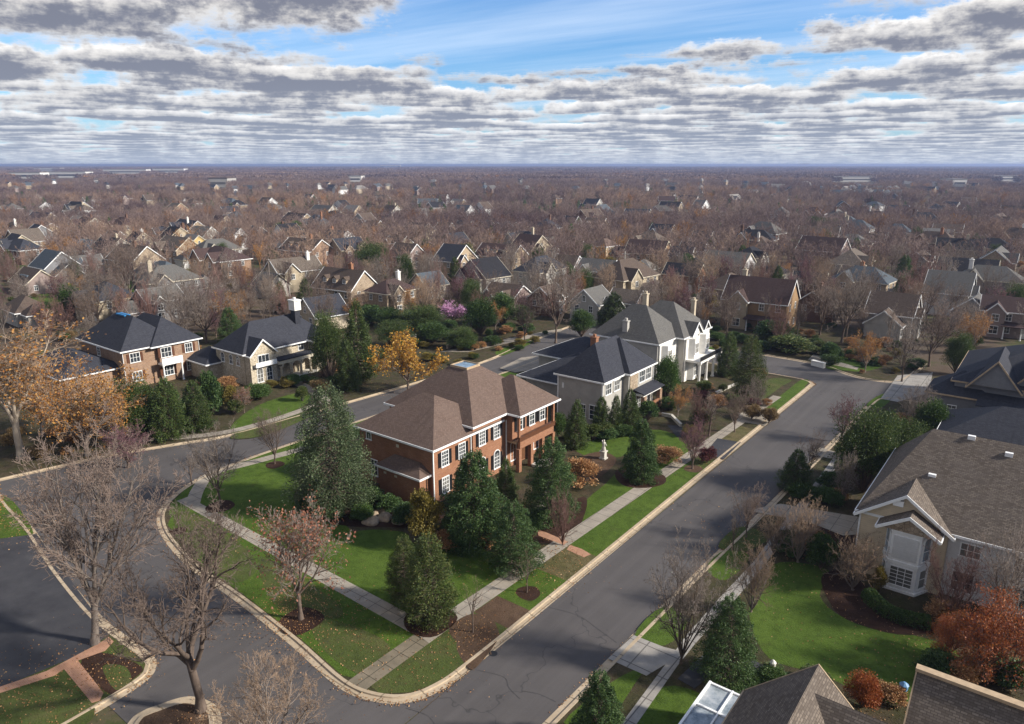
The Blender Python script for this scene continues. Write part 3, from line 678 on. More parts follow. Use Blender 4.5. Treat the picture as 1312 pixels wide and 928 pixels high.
NEAR = [
 # kind, name, foot x, foot y, top y, crown width, label, category
 ('elm', 'bare_tree', 122, 826, 545, 235, 'tall bare vase-shaped tree beside the dark driveway and brick edging', BT),
 ('elm2', 'bare_tree', 258, 912, 662, 240, 'spreading bare tree with crooked limbs on the soil island beside the road', BT),
 ('elm3', 'bare_tree', 352, 992, 848, 205, 'pale bare tree top cut off by the bottom edge of the photo', BT),
 ('rounded', 'bare_tree', 283, 649, 540, 98, 'rounded bare tree in a mulch ring on the lawn by the pavement bend', BT),
 ('rust', 'rust_tree', 386, 795, 640, 118, 'small tree with sparse rusty leaves in a round mulch ring', BT),
 ('rounded2', 'bare_tree', 352, 596, 520, 52, 'bare tree on the narrow lawn in front of the cream stone house', BT),
 ('sapling2', 'sapling', 246, 622, 574, 34, 'thin bare sapling at the road corner left of the rounded bare tree', BT),
 ('sapling2', 'sapling', 230, 682, 636, 26, 'thin bare sapling with pink mulch on the verge below the pavement bend', BT),
 ('sapling', 'sapling', 606, 812, 735, 36, 'pale bare sapling in a brown mulch bed at the street corner', BT),
 ('sapling', 'sapling', 675, 761, 703, 30, 'dark thin sapling on the green verge between pavement and kerb', BT),
 ('multi2', 'bare_shrub', 721, 700, 622, 52, 'twiggy reddish bare shrub where the brick path meets the pavement', SH),
 ('sycamore', 'sycamore_tree', 28, 588, 408, 175, 'tall pale-barked tree with few orange leaves at the left edge', BT),
 ('orange', 'orange_tree', 112, 585, 462, 150, 'broad orange-leaved tree right of the pale-barked trunk', BT),
 ('orange2', 'orange_tree', 55, 560, 470, 120, 'orange-leaved tree close behind the pale-barked trunk', BT),
 ('orange2', 'orange_tree', 150, 575, 505, 105, 'low orange-leaved tree at the roadside before the dark evergreens', BT),
 ('orange2', 'orange_tree', -25, 690, 620, 120, 'orange-leaved bush top at the left edge above the dark driveway', BT),
 ('plum', 'bare_tree', 165, 600, 545, 90, 'purple-grey twiggy tree under the low orange-leaved tree', BT),
 ('fir', 'fir_tree', 428, 654, 498, 106, 'broad grey-green fir at the left end of the brick house', EV),
 ('spruce', 'spruce_tree', 607, 695, 582, 92, 'dark spruce in front of the brick facade, left of its twin', EV),
 ('spruce2', 'spruce_tree', 706, 668, 564, 70, 'tall dark spruce hiding the right end of the brick facade', EV),
 ('spruce2', 'spruce_tree', 658, 730, 645, 70, 'shorter dark spruce on the lawn near the pavement', EV),
 ('cone', 'evergreen_tree', 648, 650, 590, 34, 'narrow olive evergreen between the two dark spruces', EV),
 ('shrub_gold', 'golden_shrub', 546, 700, 630, 46, 'golden green upright shrub below the corner of the brick house', SH),
 ('lightcone', 'cypress_tree', 552, 800, 688, 72, 'light green feathery evergreen at the lawn corner by the pavement', EV),
 ('lightcone', 'cypress_tree', 520, 775, 690, 50, 'thin light green evergreen just left of the feathery one', EV),
 ('spruce', 'spruce_tree', 820, 616, 540, 48, 'single pyramid spruce in a mulch ring on the lawn near the statue', EV),
 ('cone', 'evergreen_tree', 738, 575, 515, 32, 'dark evergreen at the left corner of the grey sided house', EV),
 ('cone', 'evergreen_tree', 770, 555, 510, 28, 'evergreen below the front corner of the grey sided house', EV),
 ('cone', 'evergreen_tree', 788, 555, 508, 22, 'slim bright evergreen second from the grey sided house corner', EV),
 ('cone', 'evergreen_tree', 806, 552, 500, 30, 'full evergreen right of the slim bright one by the grey sided house', EV),
 ('darkround', 'evergreen_tree', 853, 515, 458, 36, 'rounded evergreen tree before the white bays of the big grey-roofed house', EV),
 ('cone', 'evergreen_tree', 932, 482, 428, 30, 'dark green conifer on the lawn by the far road junction', EV),
 ('lightcone', 'evergreen_tree', 957, 512, 432, 44, 'tall olive conifer in front of the dark one by the far junction', EV),
 ('pine', 'spruce_tree', 423, 492, 402, 44, 'tall dark evergreen touching the cream stone house', EV),
 ('cone', 'spruce_tree', 461, 488, 388, 46, 'tallest dark evergreen between the cream stone house and the yellow tree', EV),
 ('cone', 'evergreen_tree', 447, 500, 438, 34, 'bright green cone evergreen in front of the two tallest dark ones', EV),
 ('pine', 'pine_tree', 172, 562, 490, 70, 'bushy dark pine at the roadside below the brown brick house', EV),
 ('cone', 'pine_tree', 219, 562, 487, 50, 'olive pine second in the row below the brown brick house', EV),
 ('cone', 'pine_tree', 253, 553, 490, 44, 'olive pine third in the row below the brown brick house', EV),
 ('cone', 'pine_tree', 196, 548, 496, 34, 'narrow dark pine squeezed between the first two pines of the roadside row', EV),
 ('shrub_dark', 'evergreen_tree', 272, 532, 478, 30, 'dark rounded evergreen between brown brick house and cream house', EV),
 ('yellow', 'yellow_tree', 523, 505, 428, 92, 'yellow-orange autumn tree behind the brick house roof', BT),
 ('pinktree', 'pink_tree', 580, 415, 388, 38, 'pink flowering tree among the dark shrubs', BT),
 ('darkround', 'evergreen_tree', 616, 430, 384, 46, 'round dark green tree right of the pink flowering tree', EV),
 ('darkround', 'evergreen_tree', 644, 418, 376, 36, 'dark green tree behind the round one near the pink tree', EV),
 ('pine', 'evergreen_tree', 540, 425, 392, 62, 'olive green broad tree left of the pink flowering tree', EV),
 ('pine', 'evergreen_tree', 592, 448, 420, 40, 'dark green bushy tree behind the stone garden wall', EV),
 ('darkround', 'evergreen_tree', 555, 440, 414, 44, 'round dark green tree above the picket fence', EV),
 ('pine', 'evergreen_tree', 505, 446, 412, 48, 'olive bushy tree left of the picket fence', EV),
 ('shrub_dark', 'evergreen_tree', 475, 415, 392, 34, 'dark evergreen clump at the plum-roofed mansion wing', EV),
 ('darkround', 'evergreen_tree', 668, 418, 392, 30, 'dark green tree left of the tall bare street tree', EV),
 ('darkround', 'evergreen_tree', 500, 420, 395, 40, 'low dark green tree left of the broad olive one', EV),
 ('cone', 'evergreen_tree', 785, 418, 376, 40, 'green conifer behind the big grey-roofed house', EV),
 ('pine', 'evergreen_tree', 477, 355, 312, 46, 'large dark evergreen above the tan mansion roof', EV),
 ('darkround', 'evergreen_tree', 745, 432, 398, 34, 'small round green tree behind the grey sided house garage', EV),
 ('orange2', 'orange_tree', 868, 535, 495, 32, 'small pale orange tree in front of the big grey-roofed house', BT),
 ('plum', 'plum_tree', 887, 602, 533, 52, 'purple-leafed bare tree beside the short asphalt driveway', BT),
 ('sapling2', 'bare_tree', 908, 560, 498, 42, 'bare tree with red-brown top on the dry verge past the asphalt driveway', BT),
 ('multi2', 'bare_tree', 897, 550, 497, 40, 'reddish twiggy tree behind the dry verge past the asphalt driveway', BT),
 ('rounded2', 'bare_tree', 941, 555, 492, 42, 'bare tree on the pale concrete drive by the main road', BT),
 ('rounded', 'bare_tree', 968, 534, 478, 36, 'bare tree between concrete drive and the far lawn strip', BT),
 ('multi', 'bare_tree', 872, 852, 690, 108, 'multi-stemmed bare tree leaning over the kerb beside the dark conifer', BT),
 ('multi_tan', 'bare_tree', 962, 786, 700, 62, 'small bare tree at the edge of the right-hand lawn', BT),
 ('rounded2', 'bare_tree', 956, 690, 618, 46, 'thin dark bare tree at the kerb just below the wide concrete drive', BT),
 ('sapling2', 'bare_tree', 938, 706, 648, 30, 'little bare sapling on the right kerb, lowest of the kerbside row', BT),
 ('multi_tan', 'bare_tree', 1022, 722, 640, 66, 'pale multi-stemmed bare tree beside the clipped green ball', BT),
 ('multi_tan', 'bare_tree', 990, 712, 652, 48, 'pale bare tree left of the one beside the clipped green ball', BT),
 ('multi', 'bare_shrub', 1080, 650, 575, 40, 'dark twisted bare shrub by the mulch bed above the wide drive', SH),
 ('cone', 'evergreen_tree', 1018, 628, 578, 44, 'small spruce at the kerb with a bare tree behind it', EV),
 ('rounded2', 'bare_tree', 1036, 612, 552, 36, 'bare tree just behind the small kerbside spruce', BT),
 ('plum', 'bare_tree', 1078, 566, 505, 50, 'reddish purple bare tree at the right kerb before the junction', BT),
 ('pine', 'pine_tree', 1105, 632, 528, 78, 'big bushy pine between the road and the beige house', EV),
 ('pine', 'pine_tree', 1148, 622, 540, 66, 'bushy pine behind the big one, nearest the taupe roof', EV),
 ('multi', 'bare_tree', 1172, 560, 490, 62, 'bare tree above evergreens at the dark slate house corner', BT),
 ('darkround', 'evergreen_tree', 1190, 572, 515, 44, 'dark evergreen against the wall of the dark slate house', EV),
 ('shrub_green', 'clipped_shrub', 1051, 730, 686, 36, 'clipped bright green ball shrub beside the wide lawn', SH),
 ('multi_tan', 'bare_shrub', 1092, 758, 685, 74, 'wide olive-grey bare shrub in front of the beige house', SH),
 ('shrub_gold', 'golden_shrub', 1124, 762, 728, 20, 'small olive shrub tight against the white bay window', SH),
 ('shrub_red', 'red_shrub', 1104, 908, 868, 44, 'red-orange globe shrub at the lower edge of the wide lawn', SH),
 ('redmaple', 'red_tree', 1262, 872, 762, 120, 'red and orange maple below the beige house at the right edge', BT),
 ('redmaple', 'red_tree', 1215, 845, 790, 62, 'smaller dull red maple left of the big one', BT),
 ('multi2', 'bare_tree', 1215, 800, 690, 92, 'twiggy pinkish bare tree in front of the beige house windows', BT),
 ('multi', 'bare_tree', 1282, 815, 672, 100, 'tall twiggy bare tree at the right edge before the beige house', BT),
 ('spruce2', 'spruce_tree', 930, 872, 768, 82, 'dense dark spruce beside the patio and right pavement', EV),
 ('spruce', 'spruce_tree', 766, 968, 866, 76, 'blue-green spruce cut off by the bottom edge beside the main road', EV),
 ('shrub_green', 'clipped_shrub', 990, 878, 858, 40, 'low green shrub behind the patio', SH),
 ('shrub_light', 'shrub', 1040, 880, 862, 46, 'low light green shrub between the patio and the bottom roof ridge', SH),
 ('shrub_green', 'shrub', 962, 880, 866, 28, 'small green shrub next to the dark spruce at the patio', SH),
 ('shrub_brown', 'shrub', 1140, 900, 880, 40, 'brown dry shrub beside the small garden light', SH),
 ('shrub_gold', 'golden_shrub', 884, 560, 546, 22, 'yellow-green shrub by the inner asphalt drive', SH),
 ('shrub_brown', 'shrub', 745, 625, 590, 46, 'dry brown rounded shrub mound left of the statue', SH),
 ('shrub_maroon', 'shrub', 905, 594, 574, 24, 'low maroon shrub right of the purple-leafed tree', SH),
 ('shrub_orange', 'dry_shrub', 985, 543, 524, 22, 'round straw-orange shrub by the concrete drive', SH),
 ('shrub_orange', 'dry_shrub', 963, 538, 520, 26, 'straw-orange shrub behind the bare tree by the concrete drive', SH),
 ('shrub_green', 'shrub', 860, 526, 510, 26, 'dark green low shrub under the rounded evergreen tree', SH),
 ('shrub_light', 'shrub', 898, 546, 526, 30, 'light green shrub under the reddish twiggy tree', SH),
 ('shrub_gold', 'golden_shrub', 296, 528, 496, 24, 'golden shrub at the left end of the cream house garden', SH),
 ('shrub_light', 'golden_shrub', 302, 532, 513, 20, 'yellow-green ball shrub in the cream house garden', SH),
 ('rust', 'rust_tree', 313, 530, 497, 26, 'small rust-coloured tree at the cream house garden', BT),
 ('shrub_maroon', 'shrub', 258, 502, 486, 16, 'small maroon shrub below the brown brick house windows', SH),
 ('shrub_green', 'shrub', 330, 512, 494, 36, 'dark green hedge shrub below the cream house arches', SH),
 ('shrub_brown', 'shrub', 290, 500, 484, 28, 'brown shrub at the corner of the cream house', SH),
 ('shrub_light', 'shrub', 388, 515, 496, 16, 'small olive shrub beside the cream house path', SH),
 ('shrub_orange', 'shrub', 412, 502, 488, 26, 'orange-brown shrub right of the cream house path', SH),
 ('shrub_dark', 'shrub', 410, 640, 615, 40, 'dark shrub below the broad grey-green fir', SH),
 ('shrub_green', 'shrub', 465, 668, 648, 30, 'green shrub left of the boulders', SH),
 ('shrub_dark', 'shrub', 520, 672, 648, 34, 'dark shrub right of the boulders under the brick wall', SH),
 ('shrub_dark', 'shrub', 498, 655, 636, 32, 'dark shrub between boulders and brick wall', SH),
 ('shrub_dark', 'shrub', 590, 705, 678, 36, 'dark shrub at the foot of the left spruce', SH),
 ('shrub_green', 'shrub', 715, 560, 530, 20, 'green shrub at the right end of the brick house', SH),
 ('shrub_light', 'shrub', 760, 565, 545, 22, 'light green shrub below the grey sided wall', SH),
 ('shrub_dark', 'shrub', 830, 540, 515, 26, 'dark shrub beside the brick porch pier of the grey sided house', SH),
 ('shrub_brown', 'shrub', 855, 592, 575, 40, 'low brown hedge shrub by the inner asphalt drive', SH),
 ('shrub_dark', 'shrub', 990, 438, 412, 48, 'wide dark blue-green shrub below the brown sided house', SH),
 ('shrub_light', 'shrub', 1010, 452, 432, 56, 'wide bright green hedge across the far street', SH),
 ('shrub_dark', 'shrub', 1062, 462, 440, 22, 'dark round shrub near the low white wall', SH),
 ('orange2', 'orange_tree', 1108, 478, 426, 40, 'peach and orange small tree on the far lawn', BT),
 ('rounded', 'bare_tree', 1155, 490, 400, 62, 'bare tree at the right of the far lawn beside the junction', BT),
 ('rounded2', 'bare_tree', 1190, 470, 372, 76, 'large grey bare tree left of the orange tree by the dark slate roofs', BT),
 ('orange', 'orange_tree', 1243, 455, 400, 46, 'glowing orange tree beside the dark slate roofs', BT),
 ('pine', 'evergreen_tree', 1225, 480, 428, 36, 'dark evergreen in front of the glowing orange tree', EV),
 ('rounded', 'bare_tree', 1078, 440, 330, 88, 'tall bare tree straight behind the far lawn', BT),
 ('rounded2', 'bare_tree', 1050, 430, 345, 60, 'tall bare tree right of the brown sided house', BT),
 ('rounded', 'bare_tree', 712, 440, 318, 92, 'tall bare street tree by the back street', BT),
 ('rounded2', 'bare_tree', 672, 440, 372, 40, 'thin bare street tree at the concrete drive of the back street', BT),
 ('shrub_gold', 'golden_shrub', 905, 402, 372, 28, 'golden autumn shrub tree left of the brown sided house', SH),
 ('cone', 'evergreen_tree', 898, 402, 372, 12, 'narrow dark cypress left of the brown sided house', EV),
 ('cone', 'evergreen_tree', 925, 372, 338, 30, 'green conifer in front of the white barn house', EV),
 ('rounded', 'bare_tree', 265, 440, 352, 92, 'broad tan bare tree between brown brick house and cream house', BT),
 ('orange2', 'orange_tree', 298, 432, 375, 42, 'amber-leaved tree above the cream house roof', BT),
 ('elm', 'bare_tree', 170, 400, 300, 66, 'tall bare tree in front of the long tan-roofed house', BT),
 ('rounded', 'bare_tree', 128, 420, 345, 92, 'broad grey bare tree left above the brown brick house', BT),
 ('cone', 'evergreen_tree', 215, 388, 358, 12, 'small clipped green cypress by the dark house with white windows', EV),
 ('darkround', 'evergreen_tree', 362, 312, 286, 26, 'dark evergreen above the long tan row house', EV),
 ('darkround', 'evergreen_tree', 382, 310, 284, 20, 'second dark evergreen above the long tan row house', EV),
 ('pine', 'evergreen_tree', 1042, 302, 278, 30, 'dark evergreen above the brown house with light gable', EV),
 ('pine', 'evergreen_tree', 1060, 302, 280, 28, 'twin dark evergreen right of the one above the light gable end', EV),
 ('shrub_gold', 'golden_shrub', 985, 400, 380, 30, 'yellow-green shrub before the brown sided house', SH),
 ('shrub_red', 'red_tree', 808, 372, 345, 22, 'red autumn tree beside the cream gable house', BT),
 ('shrub_gold', 'golden_shrub', 780, 345, 330, 24, 'yellow shrub tree above the cream gable house roof', SH),
 ('shrub_gold', 'golden_shrub', 690, 350, 335, 34, 'dull gold shrub right of the white dormer house', SH),
]
GROUPS = {}
for kind, name, bx, by, ty, wpx, label, cat in NEAR:
    grp = {'bare_tree': 'bare deciduous trees', 'evergreen_tree': 'evergreen trees', 'spruce_tree': 'dark spruces', 'shrub': 'garden shrubs', 'orange_tree': 'orange autumn trees', 'sapling': 'bare saplings', 'pine_tree': 'pines',
           'golden_shrub': 'golden shrubs', 'fir_tree': 'grey-green firs', 'cypress_tree': 'light green cypresses', 'bare_shrub': 'bare shrubs', 'red_tree': 'red maples', 'rust_tree': 'rust-leaved trees',
           'clipped_shrub': 'clipped shrubs', 'dry_shrub': 'dry straw shrubs'}.get(name)
    put(kind, name, bx, by, ty, wpx, label, cat, grp)
# the clipped hedge curling before the bay window
def hedge_along(name, pts, h, w, mat, label, n=9000, size=.12):
    g = np.random.default_rng(5); L = np.array(smooth_poly([at(*p) for p in pts], 8, False)); i = g.integers(0, len(L) - 1, n); f = g.uniform(0, 1, n)[:, None]
    c = L[i] * (1 - f) + L[i + 1] * f; d = L[i + 1] - L[i]; d /= np.linalg.norm(d, axis=1)[:, None]; a = g.uniform(0, math.pi, n); r = g.uniform(.8, 1.05, n)
    ww = np.cos(a) * w / 2 * r; zz = BZ + np.clip(np.abs(np.sin(a)) ** .5 * h * r, .02, h * 1.1); N = np.stack([-d[:, 1], d[:, 0]], 1)
    P = np.stack([c[:, 0] + N[:, 0] * ww, c[:, 1] + N[:, 1] * ww, zz], 1); D = np.stack([N[:, 0] * np.cos(a), N[:, 1] * np.cos(a), np.sin(a)], 1)
    V, F = leaves(P, D, size, 3, .7); o = L.mean(0); V[:, 0] -= o[0]; V[:, 1] -= o[1]
    ob = link(name, np_mesh(name, V, F, mat), None, (o[0], o[1], 0)); return tag(ob, label, 'hedge')
hedge_along('hedge', [(1112, 768), (1120, 778), (1138, 792), (1160, 800), (1190, 806)], 1.0, 1.3, 'leaf_green', 'low clipped hedge curling round the bed before the white bay window')
hedge_along('hedge', [(962, 452), (985, 446), (1015, 444)], 1.3, 2.4, 'leaf_light', 'wide pale green hedge across the far street, left part', 5000, .3)
hedge_along('hedge', [(740, 322), (700, 328)], 1.5, 2.5, 'leaf_gold', 'yellow-green hedge beside the white gable house', 4000, .4)

# ------------------------------------------------------------------ houses
WIN = {}
def win_meshes(w, h, nx, ny, arch, frame, glass):
    key = (round(w, 2), round(h, 2), nx, ny, arch, frame, glass)
    if key in WIN: return WIN[key]
    f, p = MB(), MB(); b = .09
    f.box(-w / 2 - b, -w / 2, -.08, 0, -h / 2, h / 2); f.box(w / 2, w / 2 + b, -.08, 0, -h / 2, h / 2)
    f.box(-w / 2 - b - .05, w / 2 + b + .05, -.13, 0, -h / 2 - b - .03, -h / 2)
    if arch:
        n = 9; r = w / 2; P = [(r * math.cos(math.pi * k / n), h / 2 + r * math.sin(math.pi * k / n) * .8) for k in range(n + 1)]
        Q = [((r + b) * math.cos(math.pi * k / n), h / 2 + (r + b) * math.sin(math.pi * k / n) * .84) for k in range(n + 1)]
        for k in range(n):
            a0, a1, b0, b1 = P[k], P[k + 1], Q[k], Q[k + 1]
            f.solid([(a0[0], -.08, a0[1]), (a1[0], -.08, a1[1]), (b1[0], -.08, b1[1]), (b0[0], -.08, b0[1]), (a0[0], 0, a0[1]), (a1[0], 0, a1[1]), (b1[0], 0, b1[1]), (b0[0], 0, b0[1])],
                    [(0, 3, 2, 1), (0, 1, 5, 4), (2, 3, 7, 6)])
        poly = [(-w / 2, -h / 2), (w / 2, -h / 2)] + P
        p.face([(x, -.03, z) for x, z in poly])
    else:
        f.box(-w / 2 - b, w / 2 + b, -.1, 0, h / 2, h / 2 + b)
        p.face([(-w / 2, -.03, -h / 2), (w / 2, -.03, -h / 2), (w / 2, -.03, h / 2), (-w / 2, -.03, h / 2)])
    for i in range(1, nx): x = -w / 2 + w * i / nx; f.box(x - .025, x + .025, -.055, -.03, -h / 2, h / 2)
    for i in range(1, ny): z = -h / 2 + h * i / ny; f.box(-w / 2, w / 2, -.05, -.032, z - .025, z + .025)
    WIN[key] = (f.mesh('window', frame), p.mesh('pane', glass)); return WIN[key]
SHUT = {}
def shutter_mesh(h, mat, w=.42):
    if (h, mat, w) not in SHUT:
        b = MB(); b.box(-w / 2, w / 2, -.06, 0, -h / 2, h / 2)
        for i in range(2): b.box(-w / 2 + .06, w / 2 - .06, -.075, -.06, -h / 2 + .08 + i * h / 2, -.06 + i * h / 2)
        SHUT[(h, mat, w)] = b.mesh('shutter', mat)
    return SHUT[(h, mat, w)]

FACE = {'-y': 0, '+x': math.pi / 2, '+y': math.pi, '-x': -math.pi / 2}
class House:
    def __init__(s, name, label, cat, loc, rot=0, group=None, world=True, wall='siding_grey', roof='roof_slate', trim='trim_white', gable=None):
        s.loc = loc; s.root = empty(name, (loc[0], loc[1], loc[2] if len(loc) > 2 else BZ - .03), label, cat, group, rot)
        s.off = (loc[0], loc[1]) if world else (0, 0); s.mb = {}; s.mats = dict(wall=wall, roof=roof, trim=trim, gable=gable or wall)
    def part(s, name, mat=None):
        if name not in s.mb: s.mb[name] = MB(s.off)
        if mat: s.mats[name] = mat
        return s.mb[name]
    def box(s, part, *a, mat=None): s.part(part, mat).box(*a)
    def fascia(s, x0, x1, y0, y1, z, t=.07, hgt=.2):
        b = s.part('trim')
        b.box(x0 - t, x1 + t, y0 - t, y0, z - hgt * .6, z + hgt * .5); b.box(x0 - t, x1 + t, y1, y1 + t, z - hgt * .6, z + hgt * .5)
        b.box(x0 - t, x0, y0, y1, z - hgt * .6, z + hgt * .5); b.box(x1, x1 + t, y0, y1, z - hgt * .6, z + hgt * .5)
    def hip(s, x0, x1, y0, y1, z, rise, ov=.45, inset=None, deck=None, part='roof', trim=True):
        b = s.part(part); X, Y = x1 - x0, y1 - y0; ax = X >= Y; half = min(X, Y) / 2
        sl = rise / half; ze = z - ov * sl * .5; th = .14; i = inset if inset is not None else half
        e = [(x0 - ov, y0 - ov), (x1 + ov, y0 - ov), (x1 + ov, y1 + ov), (x0 - ov, y1 + ov)]
        if deck:
            f = deck; k = half * f; zt = z + rise * f
            t_ = [(x0 + k, y0 + k), (x1 - k, y0 + k), (x1 - k, y1 - k), (x0 + k, y1 - k)]
            b.solid([(*p, ze) for p in e] + [(*p, ze + th) for p in e] + [(*p, zt) for p in t_],
                    [(3, 2, 1, 0)] + [(k, (k + 1) % 4, 4 + (k + 1) % 4, 4 + k) for k in range(4)] + [(4 + k, 4 + (k + 1) % 4, 8 + (k + 1) % 4, 8 + k) for k in range(4)] + [(8, 9, 10, 11)])
        else:
            r = [(x0 + i, (y0 + y1) / 2), (x1 - i, (y0 + y1) / 2)] if ax else [((x0 + x1) / 2, y0 + i), ((x0 + x1) / 2, y1 - i)]
            if ax and r[1][0] - r[0][0] < .02 or not ax and r[1][1] - r[0][1] < .02:
                b.solid([(*p, ze) for p in e] + [(*p, ze + th) for p in e] + [((x0 + x1) / 2, (y0 + y1) / 2, z + rise)],
                        [(3, 2, 1, 0)] + [(k, (k + 1) % 4, 4 + (k + 1) % 4, 4 + k) for k in range(4)] + [(4 + k, 4 + (k + 1) % 4, 8) for k in range(4)])
            else:
                top = [(4, 5, 9, 8), (5, 6, 9), (6, 7, 8, 9), (7, 4, 8)] if ax else [(4, 5, 8), (5, 6, 9, 8), (6, 7, 9), (7, 4, 8, 9)]
                b.solid([(*p, ze) for p in e] + [(*p, ze + th) for p in e] + [(*p, z + rise) for p in r], [(3, 2, 1, 0)] + [(k, (k + 1) % 4, 4 + (k + 1) % 4, 4 + k) for k in range(4)] + top)
        if trim: s.fascia(x0 - ov, x1 + ov, y0 - ov, y1 + ov, ze + th * .3)
    def gable(s, x0, x1, y0, y1, z, rise, axis='x', ov=.4, ove=.3, part='roof', wall='wall', trim=True, ends=(1, 1)):
        b = s.part(part); th = .16
        T = (lambda a, c, h: (a, c, h)) if axis == 'x' else (lambda a, c, h: (c, a, h))
        A0, A1, C0, C1 = (x0, x1, y0, y1) if axis == 'x' else (y0, y1, x0, x1)
        cm = (C0 + C1) / 2; sl = rise / ((C1 - C0) / 2); ze = z - ov * sl
        prof = [(C0 - ov, ze), (cm, z + rise), (C1 + ov, ze), (C1 + ov, ze + th), (cm, z + rise + th), (C0 - ov, ze + th)]
        B0, B1 = A0 - ove * ends[0], A1 + ove * ends[1]
        b.solid([T(B0, c, h) for c, h in prof] + [T(B1, c, h) for c, h in prof], [(5, 4, 1, 0), (4, 3, 2, 1), (6, 7, 10, 11), (7, 8, 9, 10)] + [(k, (k + 1) % 6, 6 + (k + 1) % 6, 6 + k) for k in range(6)])
        w = s.part(wall, s.mats.get(wall)); e = .03
        tri = [(C0 + e, z - .05), (C1 - e, z - .05), (cm, z + rise - e)]
        w.solid([T(A0, c, h) for c, h in tri] + [T(A1, c, h) for c, h in tri], [(0, 1, 2), (3, 5, 4), (0, 2, 5, 3), (1, 4, 5, 2)])
        if trim:
            t_ = s.part('trim')
            for k, B, o in ((0, B0, -1), (1, B1, 1)):
                if not ends[k]: continue
                for ca, cb in ((C0 - ov, cm), (cm, C1 + ov)):
                    za, zb = (ze, z + rise) if ca < cm - .01 and cb == cm else (z + rise, ze)
                    P = [(ca, za - .1), (cb, zb - .1), (cb, zb + th + .04), (ca, za + th + .04)]
                    t_.solid([T(B + o * .01, c, h) for c, h in P] + [T(B + o * .08, c, h) for c, h in P], [(0, 1, 2, 3), (7, 6, 5, 4)] + [(i, 4 + i, 4 + (i + 1) % 4, (i + 1) % 4) for i in range(4)])
            for c, o in ((C0 - ov, -1), (C1 + ov, 1)):
                q = sorted((c + o * .01, c + o * .1)); p, r_ = T(B0, q[0], 0), T(B1, q[1], 0)
                t_.box(min(p[0], r_[0]), max(p[0], r_[0]), min(p[1], r_[1]), max(p[1], r_[1]), ze - .04, ze + th * .9)
    def shed(s, x0, x1, y0, y1, zlo, zhi, low='-y', ov=.3, part='roof', th=.14):
        b = s.part(part); X0, X1, Y0, Y1 = x0 - ov, x1 + ov, y0 - ov, y1 + ov
        if low[1] == 'y': Z = [zlo, zlo, zhi, zhi] if low == '-y' else [zhi, zhi, zlo, zlo]
        else: Z = [zlo, zhi, zhi, zlo] if low == '-x' else [zhi, zlo, zlo, zhi]
        c = [(X0, Y0), (X1, Y0), (X1, Y1), (X0, Y1)]
        b.solid([(*p, h) for p, h in zip(c, Z)] + [(*p, h + th) for p, h in zip(c, Z)], [(3, 2, 1, 0), (4, 5, 6, 7)] + [(k, (k + 1) % 4, 4 + (k + 1) % 4, 4 + k) for k in range(4)])
    def put(s, name, me, x, y, z, rz=0, parent=None):
        return link(name, me, parent or s.root, (x - s.off[0], y - s.off[1], z), rz)
    def win(s, face, c, a, z, w=1.0, h=1.5, nx=2, ny=3, arch=False, shutter=None, frame='trim_white', glass='glass', name='window'):
        x, y = (a, c) if face[1] == 'y' else (c, a); rz = FACE[face]
        f, p = win_meshes(w, h, nx, ny, arch, frame, glass)
        o = s.put(name, f, x, y, z, rz); link('pane', p, o)
        if shutter:
            for sg in (-1, 1):
                d = sg * (w / 2 + .36); dx, dy = d * math.cos(rz), d * math.sin(rz)
                s.put('shutter', shutter_mesh(h, shutter), x + dx, y + dy, z, rz)
        return o
    def door(s, face, c, a, w=1.1, h=2.2, mat='door_wood', z0=.15, name='door'):
        x, y = (a, c) if face[1] == 'y' else (c, a); b = MB(); b.box(-w / 2, w / 2, -.07, 0, z0, z0 + h); b.box(-w / 2 - .12, -w / 2, -.1, 0, z0, z0 + h + .12); b.box(w / 2, w / 2 + .12, -.1, 0, z0, z0 + h + .12); b.box(-w / 2, w / 2, -.1, 0, z0 + h, z0 + h + .12)
        return s.put(name, b.mesh(name, mat), x, y, 0, FACE[face])
    def chimney(s, x, y, z0, z1, w=.9, d=.7, mat='brick_dark'):
        b = MB(); b.box(-w / 2, w / 2, -d / 2, d / 2, z0, z1); b.box(-w / 2 - .1, w / 2 + .1, -d / 2 - .1, d / 2 + .1, z1, z1 + .2); b.box(-.2, .2, -.2, .2, z1 + .2, z1 + .6)
        return s.put('chimney', b.mesh('chimney', mat), x, y, 0)
    def column(s, x, y, z0, z1, r=.18, mat='trim_white', name='column'):
        b = MB(); b.lathe((0, 0), [(r * 1.5, z0), (r * 1.5, z0 + .2), (r, z0 + .25), (r * .85, z1 - .25), (r * 1.4, z1 - .2), (r * 1.4, z1)], 10)
        return s.put(name, b.mesh(name, mat), x, y, 0)
    def finish(s):
        for k, b in s.mb.items(): b.build(k, s.mats.get(k, 'trim_white'), s.root)
        return s.root

HB = 'house'
CUST = [(-56, 61, 8.5, 12), (-58, 96, 13, 14), (-54, 112, 9, 10), (-128, 54, 10.5, 12), (-110, 72, 8.5, 11), (3, 74, 15, 10), (0, 124, 14, 13), (0, 102, 9.5, 7), (-6, 33, 9, 8), (6, 41, 10, 7)]
